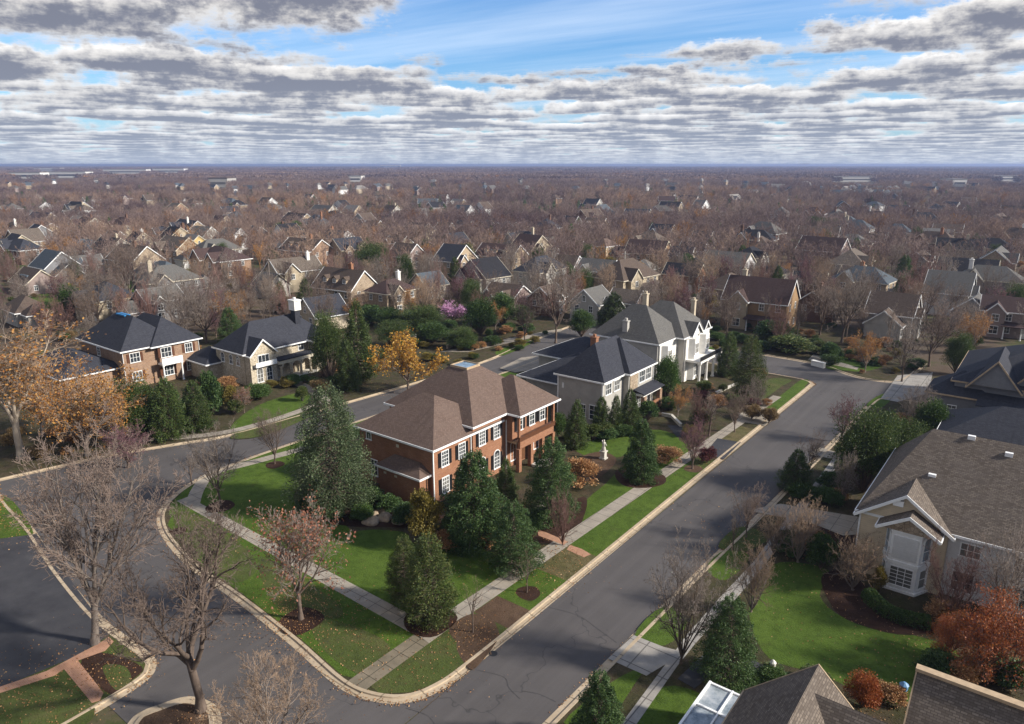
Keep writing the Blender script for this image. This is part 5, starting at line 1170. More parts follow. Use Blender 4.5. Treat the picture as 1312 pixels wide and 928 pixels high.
# px, foot row, width px, rot (deg), storey height, roof, wall, roof colour, features, short name
MIDH = [
 (20, 333, 48, 0, 5.6, 'gable', 'siding_cream', 'roof_slate', 'g g w', 'cream stepped-gable house'),
 (98, 297, 24, 90, 5.2, 'front', 'siding_white', 'roof_pale', '', 'small white gable house among tan trees'),
 (146, 318, 30, 0, 5.0, 'gable', 'siding_tan', 'roof_black', 'g', 'tan house under the blackest roof'),
 (176, 320, 24, 90, 5.4, 'front', 'siding_cream', 'roof_black', 'c', 'cream narrow gable house'),
 (112, 330, 52, 0, 3.2, 'hip', 'siding_white', 'roof_blue', 'w', 'low blue-roofed white ranch house'),
 (168, 354, 70, 0, 5.4, 'gable', 'stone_tan', 'roof_brown', 'c', 'long tan-roofed house'),
 (206, 366, 62, 0, 3.2, 'hip', 'siding_white', 'roof_blue', 'w', 'low slate-blue roofed house'),
 (200, 412, 56, 90, 6.2, 'gable', 'siding_slate', 'roof_grey', 'g w', 'dark house with white windows'),
 (280, 355, 76, 0, 5.8, 'hip', 'brick_brown', 'roof_plum', 'gg', 'brown brick manor'),
 (246, 330, 34, 90, 5.6, 'front', 'siding_mustard', 'roof_pale', '', 'mustard gable house'),
 (240, 309, 62, 0, 5.4, 'gable', 'siding_tan', 'roof_slate', 'g c', 'slate-roofed tan house above mustard one'),
 (298, 318, 38, 0, 5.4, 'gable', 'siding_white', 'roof_grey', 'w', 'white sided house with lean wing'),
 (282, 298, 26, 90, 5.4, 'front', 'siding_tan', 'roof_plum', '', 'little tan plum-roofed house'),
 (328, 312, 24, 90, 5.6, 'front', 'siding_slate', 'roof_blue', '', 'slate grey gable house'),
 (390, 342, 68, 0, 6.0, 'gable', 'brick_brown', 'roof_brown', 'd c', 'long tan row house'),
 (444, 340, 46, 90, 6.0, 'gable', 'stone_tan', 'roof_slate', 'gg', 'stone house with blue-black roof'),
 (380, 296, 48, 0, 5.4, 'gable', 'siding_tan', 'roof_black', 'w', 'wide house with black roof'),
 (410, 306, 24, 0, 5.4, 'front', 'siding_mustard', 'roof_grey', '', 'ochre gable house'),
 (455, 312, 30, 0, 5.2, 'hip', 'brick_red', 'roof_slate', 'g', 'orange brick house'),
 (478, 304, 26, 90, 5.2, 'front', 'siding_cream', 'roof_brown', 'w', 'cream house beside the orange brick one'),
 (440, 398, 78, 0, 5.8, 'gable', 'stone_tan', 'roof_brown', 'd c', 'tan stone mansion with dormers'),
 (500, 402, 62, 90, 5.8, 'hip', 'stone_tan', 'roof_plum', 'g c w', 'plum-roofed mansion wing'),
 (410, 424, 56, 0, 4.6, 'front', 'stucco_cream', 'roof_slate', 'w', 'plain cream gable garage'),
 (28, 416, 62, 0, 3.4, 'hip', 'siding_grey', 'roof_brown', 'w', 'brown-roofed low grey house'),
 (38, 376, 60, 0, 3.2, 'gable', 'siding_mauve', 'roof_brown', 's', 'low mauve house with a skylight'),
 (108, 354, 38, 90, 5.0, 'gable', 'siding_grey', 'roof_grey', '', 'grey gable-end house by the lawn'),
 (226, 290, 26, 0, 5.0, 'gable', 'siding_grey', 'roof_blue', '', 'grey-blue house near the woods'),
 (414, 282, 42, 0, 5.0, 'gable', 'siding_grey', 'roof_grey', 'w', 'grey house at the wood edge'),
 (536, 309, 40, 0, 5.2, 'gable', 'siding_cream', 'roof_black', 'gg', 'cream twin-gabled house'),
 (570, 307, 14, 90, 6.2, 'front', 'siding_tan', 'roof_brown', '', 'narrow tan gable house'),
 (582, 327, 34, 0, 5.4, 'front', 'siding_tan', 'roof_slate', 'w', 'tan steep-gabled house'),
 (642, 348, 64, 0, 5.4, 'gable', 'siding_tan', 'roof_plum', 'd s p', 'white dormer house'),
 (596, 300, 26, 0, 5.2, 'gable', 'brick_dark', 'roof_slate', '', 'dark brick house'),
 (622, 303, 24, 0, 5.2, 'front', 'siding_mauve', 'roof_black', '', 'first of three mauve gables'),
 (645, 305, 24, 0, 5.2, 'front', 'siding_grey', 'roof_black', 'w', 'grey gable in the row of gables'),
 (668, 302, 24, 90, 5.2, 'gable', 'siding_tan', 'roof_plum', 'g', 'tan gable in the row of gables'),
 (700, 330, 26, 0, 5.6, 'front', 'siding_white', 'roof_grey', 'w', 'white gable house'),
 (733, 298, 22, 90, 6.4, 'front', 'siding_white', 'roof_slate', '', 'tall white and slate gable house'),
 (764, 304, 30, 0, 6.6, 'gable', 'siding_tan', 'roof_brown', 'g', 'tall tan gable house'),
 (795, 296, 24, 0, 5.2, 'gable', 'siding_tan', 'roof_slate', 'gg', 'twin-gabled tan house with slate roof'),
 (733, 323, 26, 0, 5.4, 'hip', 'siding_grey', 'roof_black', 'g', 'grey house with black hip roof'),
 (776, 331, 34, 90, 5.8, 'hip', 'stucco_cream', 'roof_tan', '', 'cream house with tan hip roof'),
 (832, 342, 58, 0, 5.0, 'gable', 'siding_brown', 'roof_plum', 'w', 'long plum-roofed house'),
 (876, 345, 26, 90, 5.6, 'front', 'siding_cream', 'roof_slate', 'w', 'cream steep-gabled house'),
 (768, 366, 54, 0, 4.6, 'gable', 'siding_cream', 'roof_grey', 'g p', 'cream gable house'),
 (878, 374, 52, 0, 5.4, 'gable', 'brick_red', 'roof_black', '', 'red brick house under a black roof'),
 (760, 412, 40, 0, 5.6, 'front', 'siding_grey', 'roof_grey', 'w', 'grey steep-gabled house'),
 (805, 404, 42, 0, 4.2, 'gable', 'siding_mauve', 'roof_taupe', '', 'taupe-roofed mauve house'),
 (548, 384, 26, 0, 5.0, 'front', 'siding_grey', 'roof_blue', '', 'blue-grey house among bare trees'),
 (650, 402, 56, 0, 5.4, 'gable', 'siding_mauve', 'roof_brown', 'gg', 'mauve house hidden by bare trees'),
 (702, 404, 42, 90, 5.4, 'gable', 'brick_dark', 'roof_brown', 'g', 'brown brick house behind street tree'),
 (628, 366, 28, 0, 4.6, 'gable', 'siding_tan', 'roof_brown', '', 'low tan house under bare trees'),
 (728, 356, 24, 90, 4.8, 'front', 'siding_mauve', 'roof_brown', '', 'small mauve gable house'),
 (826, 358, 34, 0, 3.4, 'hip', 'stucco_cream', 'roof_pale', 'p', 'low cream bungalow'),
 (452, 280, 26, 0, 4.8, 'gable', 'siding_tan', 'roof_pale', '', 'pale-roofed tan house'),
 (540, 281, 22, 90, 4.8, 'gable', 'siding_white', 'roof_grey', '', 'small white woods house'),
 (594, 280, 26, 0, 4.8, 'gable', 'siding_white', 'roof_blue', 'w', 'white blue-roofed house'),
 (936, 362, 62, 0, 6.0, 'gable', 'siding_white', 'roof_grey', 'w', 'white barn house with yellow end'),
 (890, 335, 36, 0, 5.0, 'gable', 'siding_slate', 'roof_black', '', 'dark black-roofed house'),
 (902, 320, 28, 90, 5.2, 'front', 'siding_cream', 'roof_slate', '', 'slate-roofed cream house above the barn'),
 (994, 368, 32, 0, 5.2, 'hip', 'siding_grey', 'roof_black', 'p', 'pointed black-roofed small house'),
 (1058, 342, 62, 0, 6.0, 'gable', 'siding_mauve', 'roof_plum', 'p', 'brown house with light gable'),
 (978, 422, 92, 0, 6.6, 'gable', 'siding_brown', 'roof_plum', 'g c p', 'brown sided house with plum roof'),
 (1040, 382, 44, 0, 5.2, 'gable', 'brick_dark', 'roof_black', 'w', 'dark brick house with black roof'),
 (1048, 412, 42, 90, 5.6, 'gable', 'brick_dark', 'roof_brown', 'g c', 'dark brick house with chimney'),
 (1150, 430, 62, 90, 5.8, 'front', 'siding_grey', 'roof_brown', 'w g', 'grey steep house among big bare trees'),
 (1245, 372, 74, 0, 5.2, 'gable', 'siding_white', 'roof_black', 'gg', 'white house with black roof'),
 (1298, 432, 70, 0, 6.0, 'gable', 'siding_mauve', 'roof_plum', 'g p', 'mauve plum-roofed house'),
 (1252, 424, 30, 90, 5.6, 'gable', 'siding_slate', 'roof_grey', '', 'slate blue wing house'),
 (1204, 318, 38, 0, 4.8, 'gable', 'siding_white', 'roof_pale', 'w g', 'white house with pale roof'),
 (1152, 311, 36, 0, 5.0, 'hip', 'siding_grey', 'roof_blue', '', 'grey house with blue-grey hip roof'),
 (982, 312, 28, 0, 5.6, 'front', 'siding_white', 'roof_slate', 'w', 'white house with dark slate gable'),
 (1100, 372, 40, 0, 5.4, 'gable', 'siding_tan', 'roof_brown', 'c', 'tan house lost in bare trees'),
 (1180, 350, 40, 90, 5.4, 'gable', 'siding_grey', 'roof_brown', 'g', 'grey house lost in bare trees'),
 (850, 312, 34, 0, 5.2, 'gable', 'siding_tan', 'roof_slate', 'g', 'tan house at the wood edge'),
 (700, 296, 26, 0, 5.0, 'gable', 'brick_dark', 'roof_plum', 'g', 'dark brick gable'),
 (510, 325, 34, 0, 5.0, 'gable', 'siding_cream', 'roof_brown', 'g', 'cream gable behind bare brown trees'),
 (520, 345, 40, 90, 5.2, 'front', 'siding_mauve', 'roof_brown', 'w', 'mauve gable behind bare brown trees'),
 (345, 382, 40, 0, 4.6, 'gable', 'siding_grey', 'roof_grey', 'w', 'grey house behind amber trees'),
 (60, 305, 30, 0, 5.0, 'gable', 'siding_tan', 'roof_brown', 'g', 'tan house behind left trees'),
]
REFS = []
HGRP = 'houses of the neighbourhood behind'
for i, (px, py, wpx, rot, H, rf, wl, rc, ft, ref) in enumerate(MIDH):
    x, y = at(px, py); zc = proj(x, y)[2]; wm = wpx * zc / FP
    W = min(21, max(7.5, wm / 1.14)); D = min(11, max(7, W * .72))
    if rf == 'front': W, D = min(W, 11), min(12, max(8, W * 1.0))
    x -= .608 * D * .35 * 1; y += .794 * D * .35
    ft = ft.split(); ft = (['gg'] if ft.count('g') > 1 else []) + ft
    h_ = H * min(1.0, max(.8, W / 11)) if H > 4 else H
    lab = f'{ref}' if len(ref.split()) >= 6 else f'{ref}, {ROOFWORD[rc]} roof' if ROOFWORD[rc].split()[-1] not in ref else f'{ref} in the wooded suburb'
    if len(lab.split()) < 5: lab += ' in the wooded suburb'
    far_house(x, y, W, D, R(rot + DET.uniform(-7, 7)), h_, rf, wl, rc, ft, lab, HGRP, trim='trim_white' if i % 3 else 'trim_cream', detail=2 if py > 345 else 1, seed=i,
              gmat={'white barn house with yellow end': 'siding_yellow', 'brown sided house with plum roof': 'siding_cream'}.get(ref))
    REFS.append((x, y, px, ref))

# tiny far houses, each still its own thing
CLEAR = []
ORD = ['first', 'second', 'third', 'fourth', 'fifth', 'sixth', 'seventh', 'eighth', 'ninth', 'tenth', 'eleventh', 'twelfth', 'thirteenth', 'fourteenth', 'fifteenth']
def near_ref(x, y, px):
    return min(REFS, key=lambda r: math.hypot(r[0] - x, r[1] - y))
def label_all(items, tail):
    """items: (obj, px, adjective phrase, x, y): labels unique by neighbour house, side and order"""
    pend = {}
    for o, px, adj, x, y in items:
        r = near_ref(x, y, px); d = math.hypot(r[0] - x, r[1] - y); c, rr = cam_xy(x, y)[1], cam_xy(r[0], r[1])[1]
        side = ('behind' if c > rr + 7 else 'before' if c < rr - 7 else 'left of' if px < r[2] else 'right of')
        k = f'{adj} {side} the {r[3]}'
        if len(k.split()) > 13 and ' with ' in adj: k = f'{adj.split(" with ")[0]} {side} the {r[3]}'
        pend.setdefault(k, []).append((px, o))
    for k, v in pend.items():
        v.sort(key=lambda t_: t_[0])
        for i, (px, o) in enumerate(v):
            k_ = k if len(k.split()) <= 12 else k.replace(' with ', ', ').replace(' house, ', ', ')
            o['label'] = k if len(v) == 1 else f'{ORD[i]} from left, {k_}' if i < 15 else f'{k_}, {i + 1}th from left'
fr = random.Random(77); items = []; cnt = 0
while cnt < 62:
    px, py = fr.uniform(2, 1310), fr.triangular(274, 412, 312); x, y = at(px, py)
    if -84 < x < 40 and y < 146 or -132 < x < -80 and y < 108 or any(math.hypot(x - f[0], y - f[1]) < f[2] + 7.5 for f in FOOT): continue
    wl = fr.choice(('siding_cream', 'siding_tan', 'siding_grey', 'siding_mauve', 'brick_brown', 'stone_tan', 'siding_slate', 'brick_dark', 'siding_tan', 'siding_grey', 'siding_white')); rc = fr.choice(('roof_slate', 'roof_brown', 'roof_grey', 'roof_black', 'roof_taupe', 'roof_plum', 'roof_blue'))
    W = fr.uniform(11, 18); rf = fr.choice(('gable', 'hip', 'hip', 'hip', 'front'))
    o = far_house(x, y, min(W, 12) if rf == 'front' else W, fr.uniform(8.5, 11), R(fr.choice((0, 90, 0, 90, 180)) + fr.uniform(-8, 8)), fr.uniform(5.0, 6.4), rf, wl, rc, fr.choice((['g', 'c'], ['w', 'g'], ['gg'], ['g', 'w', 'c'], ['p', 'g'])), 'x', HGRP, detail=1 if py > 300 else 0, seed=4000 + cnt, trim=fr.choice(('trim_white', 'trim_cream')))
    items.append((o, px, f'{WALLWORD[wl]} house with {ROOFWORD[rc]} roof', x, y)); cnt += 1
cnt = 0
while cnt < 50:
    px, py = fr.uniform(4, 1308), fr.triangular(250, 300, 270)
    x, y = at(px, py)
    if any(math.hypot(x - f[0], y - f[1]) < f[2] + 12 for f in FOOT): continue
    wl = fr.choice(('siding_white', 'siding_cream', 'siding_tan', 'siding_grey', 'siding_mauve', 'brick_brown', 'siding_white', 'siding_cream')); rc = fr.choice(('roof_slate', 'roof_brown', 'roof_grey', 'roof_black', 'roof_blue', 'roof_plum', 'roof_pale'))
    W = fr.uniform(10, 17); rf = fr.choice(('gable', 'gable', 'hip', 'front'))
    o = far_house(x, y, min(W, 12) if rf == 'front' else W, fr.uniform(8, 10), R(fr.choice((0, 90, 0, 90, 45, 180)) + fr.uniform(-20, 20)), fr.uniform(4.8, 6.4), rf, wl, rc, fr.choice((['g'], ['w'], [], ['g', 'w'])), 'x', HGRP, detail=0, seed=1000 + cnt)
    items.append((o, px, f'far {WALLWORD[wl]} house with {ROOFWORD[rc]} roof', x, y)); cnt += 1
# the tight cluster of pale roofs on the right horizon
for k in range(16):
    px, py = 1072 + (k % 8) * 10.5 + fr.uniform(-3, 3), 250 + (k // 8) * 7 + fr.uniform(-1.5, 1.5); x, y = at(px, py)
    o = far_house(x, y, fr.uniform(11, 15), 9, R(fr.choice((0, 90)) + fr.uniform(-10, 10)), 6.5, fr.choice(('gable', 'front')), 'siding_white', fr.choice(('roof_pale', 'roof_blue', 'roof_grey')), [], 'x', 'pale far houses in a tight cluster', detail=0, seed=2000 + k)
    items.append((o, px, 'tiny pale clustered house', x, y))
for k in range(60):
    px, py = fr.uniform(0, 1312), fr.triangular(226, 252, 246); x, y = at(px, py)
    wl = fr.choice(('siding_white', 'siding_tan', 'siding_cream', 'siding_grey', 'siding_mauve')); rc = fr.choice(('roof_pale', 'roof_blue', 'roof_grey', 'roof_slate'))
    o = far_house(x, y, fr.uniform(12, 19), 10, R(fr.choice((0, 90)) + fr.uniform(-25, 25)), fr.uniform(5, 6.5), fr.choice(('gable', 'hip')), wl, rc, [], 'x', HGRP, detail=0, seed=3000 + k)
    items.append((o, px, f'distant {WALLWORD[wl]} house', x, y)); CLEAR.append((px - 3, px + 4, cam_xy(x, y)[1]))
label_all(items, '')
# long white halls and towers near the horizon
def hall(name, px, py, wpx, hpx, label, wall='stucco_white', roofm='roof_pale', depth=40):
    x, y = at(px, py); zc = proj(x, y)[2]; w, hh = wpx * zc / FP, max(9, hpx * zc / FP + 5)
    h = House(name, label, 'warehouse' if name == 'warehouse' else 'building', (x, y, 0), math.atan2(AX, AY), None, False, wall, roofm)
    h.box('wall', -w / 2, w / 2, 0, depth, 0, hh); h.box('roof', -w / 2 - .5, w / 2 + .5, -.5, depth + .5, hh, hh + 1.2)
    h.box('window_band', -w / 2 + 3, w / 2 - 3, -.3, -.02, hh * .35, hh * .6, mat='glass'); h.finish(); FOOT.append((x, y, w * .6)); CLEAR.append((px - wpx * .5, px + wpx * .5, cam_xy(x, y)[1]))
hall('warehouse', 32, 229, 40, 5, 'long low white hall at the far left below the horizon')
hall('warehouse', 84, 228, 52, 5, 'longest white hall on the far left, second from the edge'); hall('warehouse', 160, 223, 55, 4, 'thin pale hall far away above the second white hall')
hall('warehouse', 216, 222, 40, 4, 'bright white hall on the far left horizon, rightmost of the row'); hall('warehouse', 60, 220, 34, 3, 'small pale hall behind the longest white hall')
hall('office_block', 280, 240, 24, 7, 'low grey office block above the brown woods on the left', 'stucco_grey', 'roof_brown')
hall('warehouse', 1229, 239, 18, 5, 'white flat building in the woods at the far right'); hall('warehouse', 1290, 232, 40, 3, 'thin white hall on the far right edge of the horizon'); hall('warehouse', 1095, 233, 60, 3, 'long pale hall on the horizon right of the white arch')
hall('office_block', 500, 215, 26, 3, 'pale office block on the skyline left of centre'); hall('office_block', 222, 213, 9, 3, 'white tower block on the skyline at left')
hall('office_block', 1030, 212.6, 12, 2.4, 'dark faint building on the skyline at right', 'stucco_grey', 'roof_grey'); hall('office_block', 455, 233, 16, 4, 'pale building among woods left of centre')
x, y = at(1032, 241); zc = proj(x, y)[2]; n = 14; b = MB(); rr_ = 6.5 * zc / FP
for k in range(n):
    a0, a1 = math.pi * k / n, math.pi * (k + 1) / n
    P = [(rr_ * math.cos(a), 1.3 * rr_ * math.sin(a)) for a in (a0, a1)] + [(rr_ * .72 * math.cos(a), 1.3 * rr_ * .7 * math.sin(a)) for a in (a1, a0)]
    b.solid([(p[0], -6, p[1]) for p in P] + [(p[0], 6, p[1]) for p in P], [(0, 3, 2, 1), (4, 5, 6, 7), (0, 1, 5, 4), (2, 3, 7, 6)])
o = link('white_arch', b.mesh('white_arch', 'stucco_white'), None, (x, y, 0), math.atan2(AX, AY)); tag(o, 'white arch rising above the woods near the right horizon', 'arch')

# ------------------------------------------------------------------ small things
def statue(px, py):
    x, y = at(px, py); t = empty('garden_statue', (x, y, BZ), 'white stone garden statue of a standing figure on a pedestal by the dry shrub', 'statue')
    b = MB(); b.box(-.42, .42, -.42, .42, 0, .18); b.box(-.3, .3, -.3, .3, .18, .95); b.box(-.4, .4, -.4, .4, .95, 1.08); b.build('pedestal', 'limestone', t)
    b = MB(); b.lathe((0, 0), [(.25, 1.08), (.3, 1.2), (.2, 1.6), (.17, 1.8), (.24, 2.05), (.2, 2.2), (.07, 2.28), (.12, 2.4), (.1, 2.52), (.02, 2.58)], 12)
    b.bar((.2, 0, 2.12), (.36, .1, 1.75), .06); b.bar((-.2, 0, 2.12), (-.32, .12, 2.4), .06); b.build('figure', 'limestone', t, None, True)
statue(773, 589)
def rocks(px, py, s, label, seed):
    g = np.random.default_rng(seed); b = bpy.data.meshes.new('boulder'); import bmesh
    bm = bmesh.new(); bmesh.ops.create_icosphere(bm, subdivisions=3, radius=1)
    k = g.normal(size=(5, 3)); k /= np.linalg.norm(k, axis=1)[:, None]
    for v in bm.verts:
        c = np.array(v.co); f = 1 + .12 * math.sin(3 * c[0] + seed) + .1 * math.sin(4 * c[1] + 2 * seed) - .25 * max(0, (k @ c).max() - .75)
        v.co = v.co * f; v.co.z *= .6; v.co.x *= 1.25
    bm.to_mesh(b); bm.free(); b.materials.append(M['rock']); x, y = at(px, py)
    o = link('boulder', b, None, (x, y, BZ + .2 * s), g.uniform(0, 6)); o.scale = (s, s, s); tag(o, label, 'boulder', 'boulders in the mulch bed')
for i, (px, py, s, l) in enumerate(((475, 672, .75, 'tan boulder furthest left in the dark mulch bed by the brick house'), (493, 667, .8, 'largest tan boulder in the dark mulch bed by the brick house'), (491, 656, .6, 'small boulder behind the largest one in the mulch bed'), (511, 671, .65, 'rounded boulder at the right end of the mulch bed row'),
                               (481, 660, .5, 'little dark boulder among the tan ones by the fir'))): rocks(px, py, s, l, i)
def post_lamp(name, px, py, h, label, cat, head='lamp', r=.05):
    x, y = at(px, py); t = empty(name, (x, y, BZ), label, cat)
    b = MB(); b.lathe((0, 0), [(r * 2, 0), (r * 2, .2), (r, .25), (r * .8, h)], 8); b.build('pole', 'iron', t)
    b = MB(); b.lathe((0, 0), [(r * 1.2, h), (r * 3.2, h + .1), (r * 3.6, h + .45), (r * 4, h + .5), (r, h + .7)], 8); b.build('lantern', head, t)
M['lamp'] = m_plain('lamp_glass', (.6, .58, .52), .3)
post_lamp('street_lamp', 391, 568, 3.4, 'slim dark street lamp by the road in front of the cream stone house', 'lamp', 'iron')
post_lamp('garden_light', 988, 872, .9, 'short black garden light with white cap by the patio', 'lamp', r=.06)
post_lamp('garden_light', 1155, 898, .7, 'short garden light with pale blue cap at the wide lawn edge', 'lamp', 'bin_blue', .08)
def upole(px, py, ty, label, mat='bark_grey'):
    x, y = at(px, py); h = height_of(px, py, ty); t = empty('utility_pole', (x, y, 0), label, 'pole')
    b = MB(); b.bar((0, 0, 0), (0, 0, h), .17, 8, .12); b.build('pole', mat, t); b = MB(); b.box(-1.1, 1.1, -.06, .06, h - .9, h - .75); b.build('crossarm', mat, t)
upole(799, 372, 322, 'pale utility pole beside the cream gable house', 'limestone'); upole(348, 385, 330, 'wooden utility pole among the amber trees'); upole(706, 360, 318, 'dark utility pole in the middle of the suburb')
def fence(pts, h, label, mat='trim_white', name='picket_fence'):
    t = empty(name, (*at(*pts[0]), 0), label, 'fence'); o = at(*pts[0]); b = MB(o); r = MB(o)
    for p, q in zip(pts, pts[1:]):
        a, c = np.array(at(*p)), np.array(at(*q)); L = np.linalg.norm(c - a); n = int(L / .28)
        for z in (.3, h - .25): r.bar((*a, z), (*c, z), .035, 4)
        for i in range(n + 1):
            m = a + (c - a) * i / n; b.box(m[0] - .06, m[0] + .06, m[1] - .03, m[1] + .03, 0, h)
    b.build('pickets', mat, t); r.build('rail', mat, t)
fence([(519, 437), (545, 430), (567, 424)], 1.0, 'white picket fence running behind the yellow-orange autumn tree', 'stucco_grey')
fence([(200, 410), (222, 402)], 1.2, 'white picket fence left of the dark house with white windows')
def wall_(pts, h, w, label, mat, name='garden_wall', cat='wall'):
    o = at(*pts[0]); b = MB(o)
    for p, q in zip(pts, pts[1:]):
        a, c = np.array(at(*p)), np.array(at(*q)); d = (c - a) / np.linalg.norm(c - a); n = np.array((-d[1], d[0])) * w / 2
        b.prism([tuple(a - n), tuple(c - n), tuple(c + n), tuple(a + n)], 0, h); n = n * 1.3; b.prism([tuple(a - n - d * .05), tuple(c - n + d * .05), tuple(c + n + d * .05), tuple(a + n - d * .05)], h, h + .12)
    tag(b.build(name, mat, None, (*o, 0)), label, cat)
wall_([(573, 448), (597, 437)], .8, .4, 'grey stone garden wall below the pink flowering tree', 'stone_tan'); wall_([(1040, 468), (1056, 472)], .9, .6, 'low white wall at the mouth of the far path', 'stucco_white')
wall_([(872, 548), (860, 536), (848, 534)], .5, .3, 'low curved stone edging of the inner asphalt drive', 'limestone'); wall_([(898, 432), (922, 436)], .8, .4, 'low pale wall behind the big white-fronted house', 'stucco_grey')
wall_([(905, 512), (930, 500), (945, 494)], .4, .3, 'pale stone edging in the garden of the big white-fronted house', 'limestone')
def manhole(px, py):
    x, y = at(px, py); b = MB(); b.lathe((0, 0), [(.33, 0), (.33, .012), (.28, .016)], 16); tag(b.build('drain_cover', 'iron', None, (x, y, .03)), kind='structure')
manhole(632, 838); manhole(664, 798)
# fallen leaves lying on lawns and kerbs
g = np.random.default_rng(11); P = []
for px, py, r, n in ((386, 795, 6, 900), (375, 775, 4, 600), (120, 590, 7, 900), (20, 665, 6, 900), (30, 900, 7, 900), (140, 870, 3, 250), (258, 915, 1.8, 220), (606, 812, 2.6, 250), (705, 735, 4, 350), (720, 705, 3, 200), (1240, 850, 6, 700), (1104, 900, 3, 200),
                     (560, 850, 5, 200), (480, 840, 6, 260), (1080, 790, 8, 260), (960, 700, 8, 600), (900, 590, 4, 250), (620, 720, 7, 250), (523, 500, 7, 500), (300, 690, 8, 300), (1020, 690, 5, 400)):
    x, y = at(px, py); P.append(np.stack([x + r * g.normal(size=n) * .5, y + r * g.normal(size=n) * .5, np.full(n, BZ + .04)], 1))
for line, n, off in ((eA, 1500, -.5), (eC, 900, .5), (eB, 500, .4)):      # drifted into the gutters
    L = np.array(line); i_ = g.integers(0, len(L) - 1, n); f_ = g.uniform(0, 1, n)[:, None]; c_ = L[i_] * (1 - f_) + L[i_ + 1] * f_; d_ = L[i_ + 1] - L[i_]; d_ /= np.linalg.norm(d_, axis=1)[:, None] + 1e-6
    c_ = c_ + np.stack([-d_[:, 1], d_[:, 0]], 1) * (g.normal(size=n)[:, None] * .16 + (off if off < 0 else off)) * (1 if off < 0 else 1); P.append(np.stack([c_[:, 0], c_[:, 1], np.full(n, .07)], 1))
P = np.concatenate(P); D = np.concatenate([g.normal(size=(len(P), 2)), .1 * g.normal(size=(len(P), 1))], 1); V, F = leaves(P, D, .11, 2, .8, spread=.1)
tag(link('fallen_leaves', np_mesh('fallen_leaves', V, F, 'leaf_fallen')), kind='stuff')

# ------------------------------------------------------------------ background trees, one by one
br = random.Random(5); spots = []
nearpts = [at(t_[2], t_[3]) for t_ in NEAR]
def blocked(x, y, m=2.0):
    if -123 < x < -80 and 0 < y < 108 or -82 < x < 40 and 0 < y < 142: return True
    if -95 < x < -79 and y < 172: return True
    return any(math.hypot(x - f[0], y - f[1]) < f[2] + m for f in FOOT)
LAWNPX = [(25, 341, 24), (55, 390, 26), (155, 373, 22), (228, 344, 16), (328, 364, 16), (925, 406, 20)]
tries = 0
while tries < 60000 and len(spots) < 1500:
    tries += 1; px = br.uniform(-25, 1337); py = br.triangular(283, 452, 300); x, y = at(px, py)
    if blocked(x, y) or 548 < px < 612 and 405 < py < 470: continue
    if any(math.hypot((px - l[0]), (py - l[1]) * 1.6) < l[2] for l in LAWNPX): continue
    if any(math.hypot(x - a, y - b) < 3.2 for a, b in nearpts): continue
    if any(math.hypot(x - s[0], y - s[1]) < (5.0 if br.random() < .6 else 7.5) for s in spots): continue
    spots.append((x, y, px, py))
spots.sort(key=lambda s: -s[3])
kinds = [('rounded', 'broad grey bare tree', 1.0), ('rounded2', 'bushy brown bare tree', .9), ('elm', 'vase-shaped bare tree', .75), ('multi', 'low spreading bare tree', 1.0), ('multi_tan', 'pale tan bare tree', .9), ('sapling2', 'slim bare tree', .55), ('plum', 'purplish bare tree', .9), ('multi2', 'reddish bare tree', .85)]
items = []; evs = []; ogs = []; rest = []; nb = 0
for x, y, px, py in spots:
    u = br.random()
    if u < .09 and len(evs) < 60:
        kd = br.choice(('cone', 'pine', 'darkround', 'spruce2')); h_ = br.uniform(5, 10); ms, h0, w0 = lib(kd, KINDS[kd])
        o = plant('evergreen_tree', ms, (x, y, -.02), h_, h_ * br.uniform(.5, .75), 'x', 'evergreen tree', 'evergreen trees', None, h0, w0); evs.append((o, px, 'pointed evergreen' if kd in ('cone', 'spruce2') else 'rounded evergreen', x, y))
    elif u < .17 and len(ogs) < 50:
        kd = br.choice(('orange2', 'yellow', 'orange2', 'rust')); h_ = br.uniform(4.5, 8); ms, h0, w0 = lib(kd, KINDS[kd])
        o = plant('autumn_tree', ms, (x, y, -.02), h_, h_ * br.uniform(.7, .95), 'x', 'tree', 'autumn-leaved trees behind', None, h0, w0); ogs.append((o, px, {'orange2': 'orange-brown tree', 'yellow': 'amber-yellow tree', 'rust': 'rusty sparse tree'}[kd], x, y))
    elif nb < 235:
        kd, adj, wf = br.choice(kinds); h_ = br.uniform(7, 13); ms, h0, w0 = lib(kd, KINDS[kd])
        o = plant('bare_tree', ms, (x, y, -.02), h_, h_ * br.uniform(.62, .85) * wf, 'x', 'tree', 'bare deciduous trees', None, h0, w0); items.append((o, px, adj, x, y)); nb += 1
    else: rest.append((x, y))
label_all(items, ''); label_all(evs, ''); label_all(ogs, '')
sb = []; k = 0
while k < 110:
    px, py = br.uniform(0, 1312), br.triangular(330, 460, 360); x, y = at(px, py)
    if blocked(x, y, .5) and not (-80 < x < -64 and 68 < y < 122): continue
    kd = br.choice(('shrub_green', 'shrub_dark', 'shrub_brown', 'shrub_brown', 'shrub_gold', 'shrub_light', 'shrub_maroon', 'shrub_orange')); h_ = br.uniform(1.0, 2.4); ms, h0, w0 = lib(kd, KINDS[kd])
    o = plant('shrub', ms, (x, y, -.02), h_, h_ * br.uniform(1.1, 1.9), 'x', 'shrub', 'garden shrubs', None, h0, w0); k += 1
    sb.append((o, px, {'shrub_green': 'green shrub', 'shrub_dark': 'dark green shrub', 'shrub_brown': 'dry brown shrub', 'shrub_gold': 'golden shrub', 'shrub_light': 'light green shrub', 'shrub_maroon': 'maroon shrub', 'shrub_orange': 'orange shrub'}[kd], x, y))
label_all(sb, '')
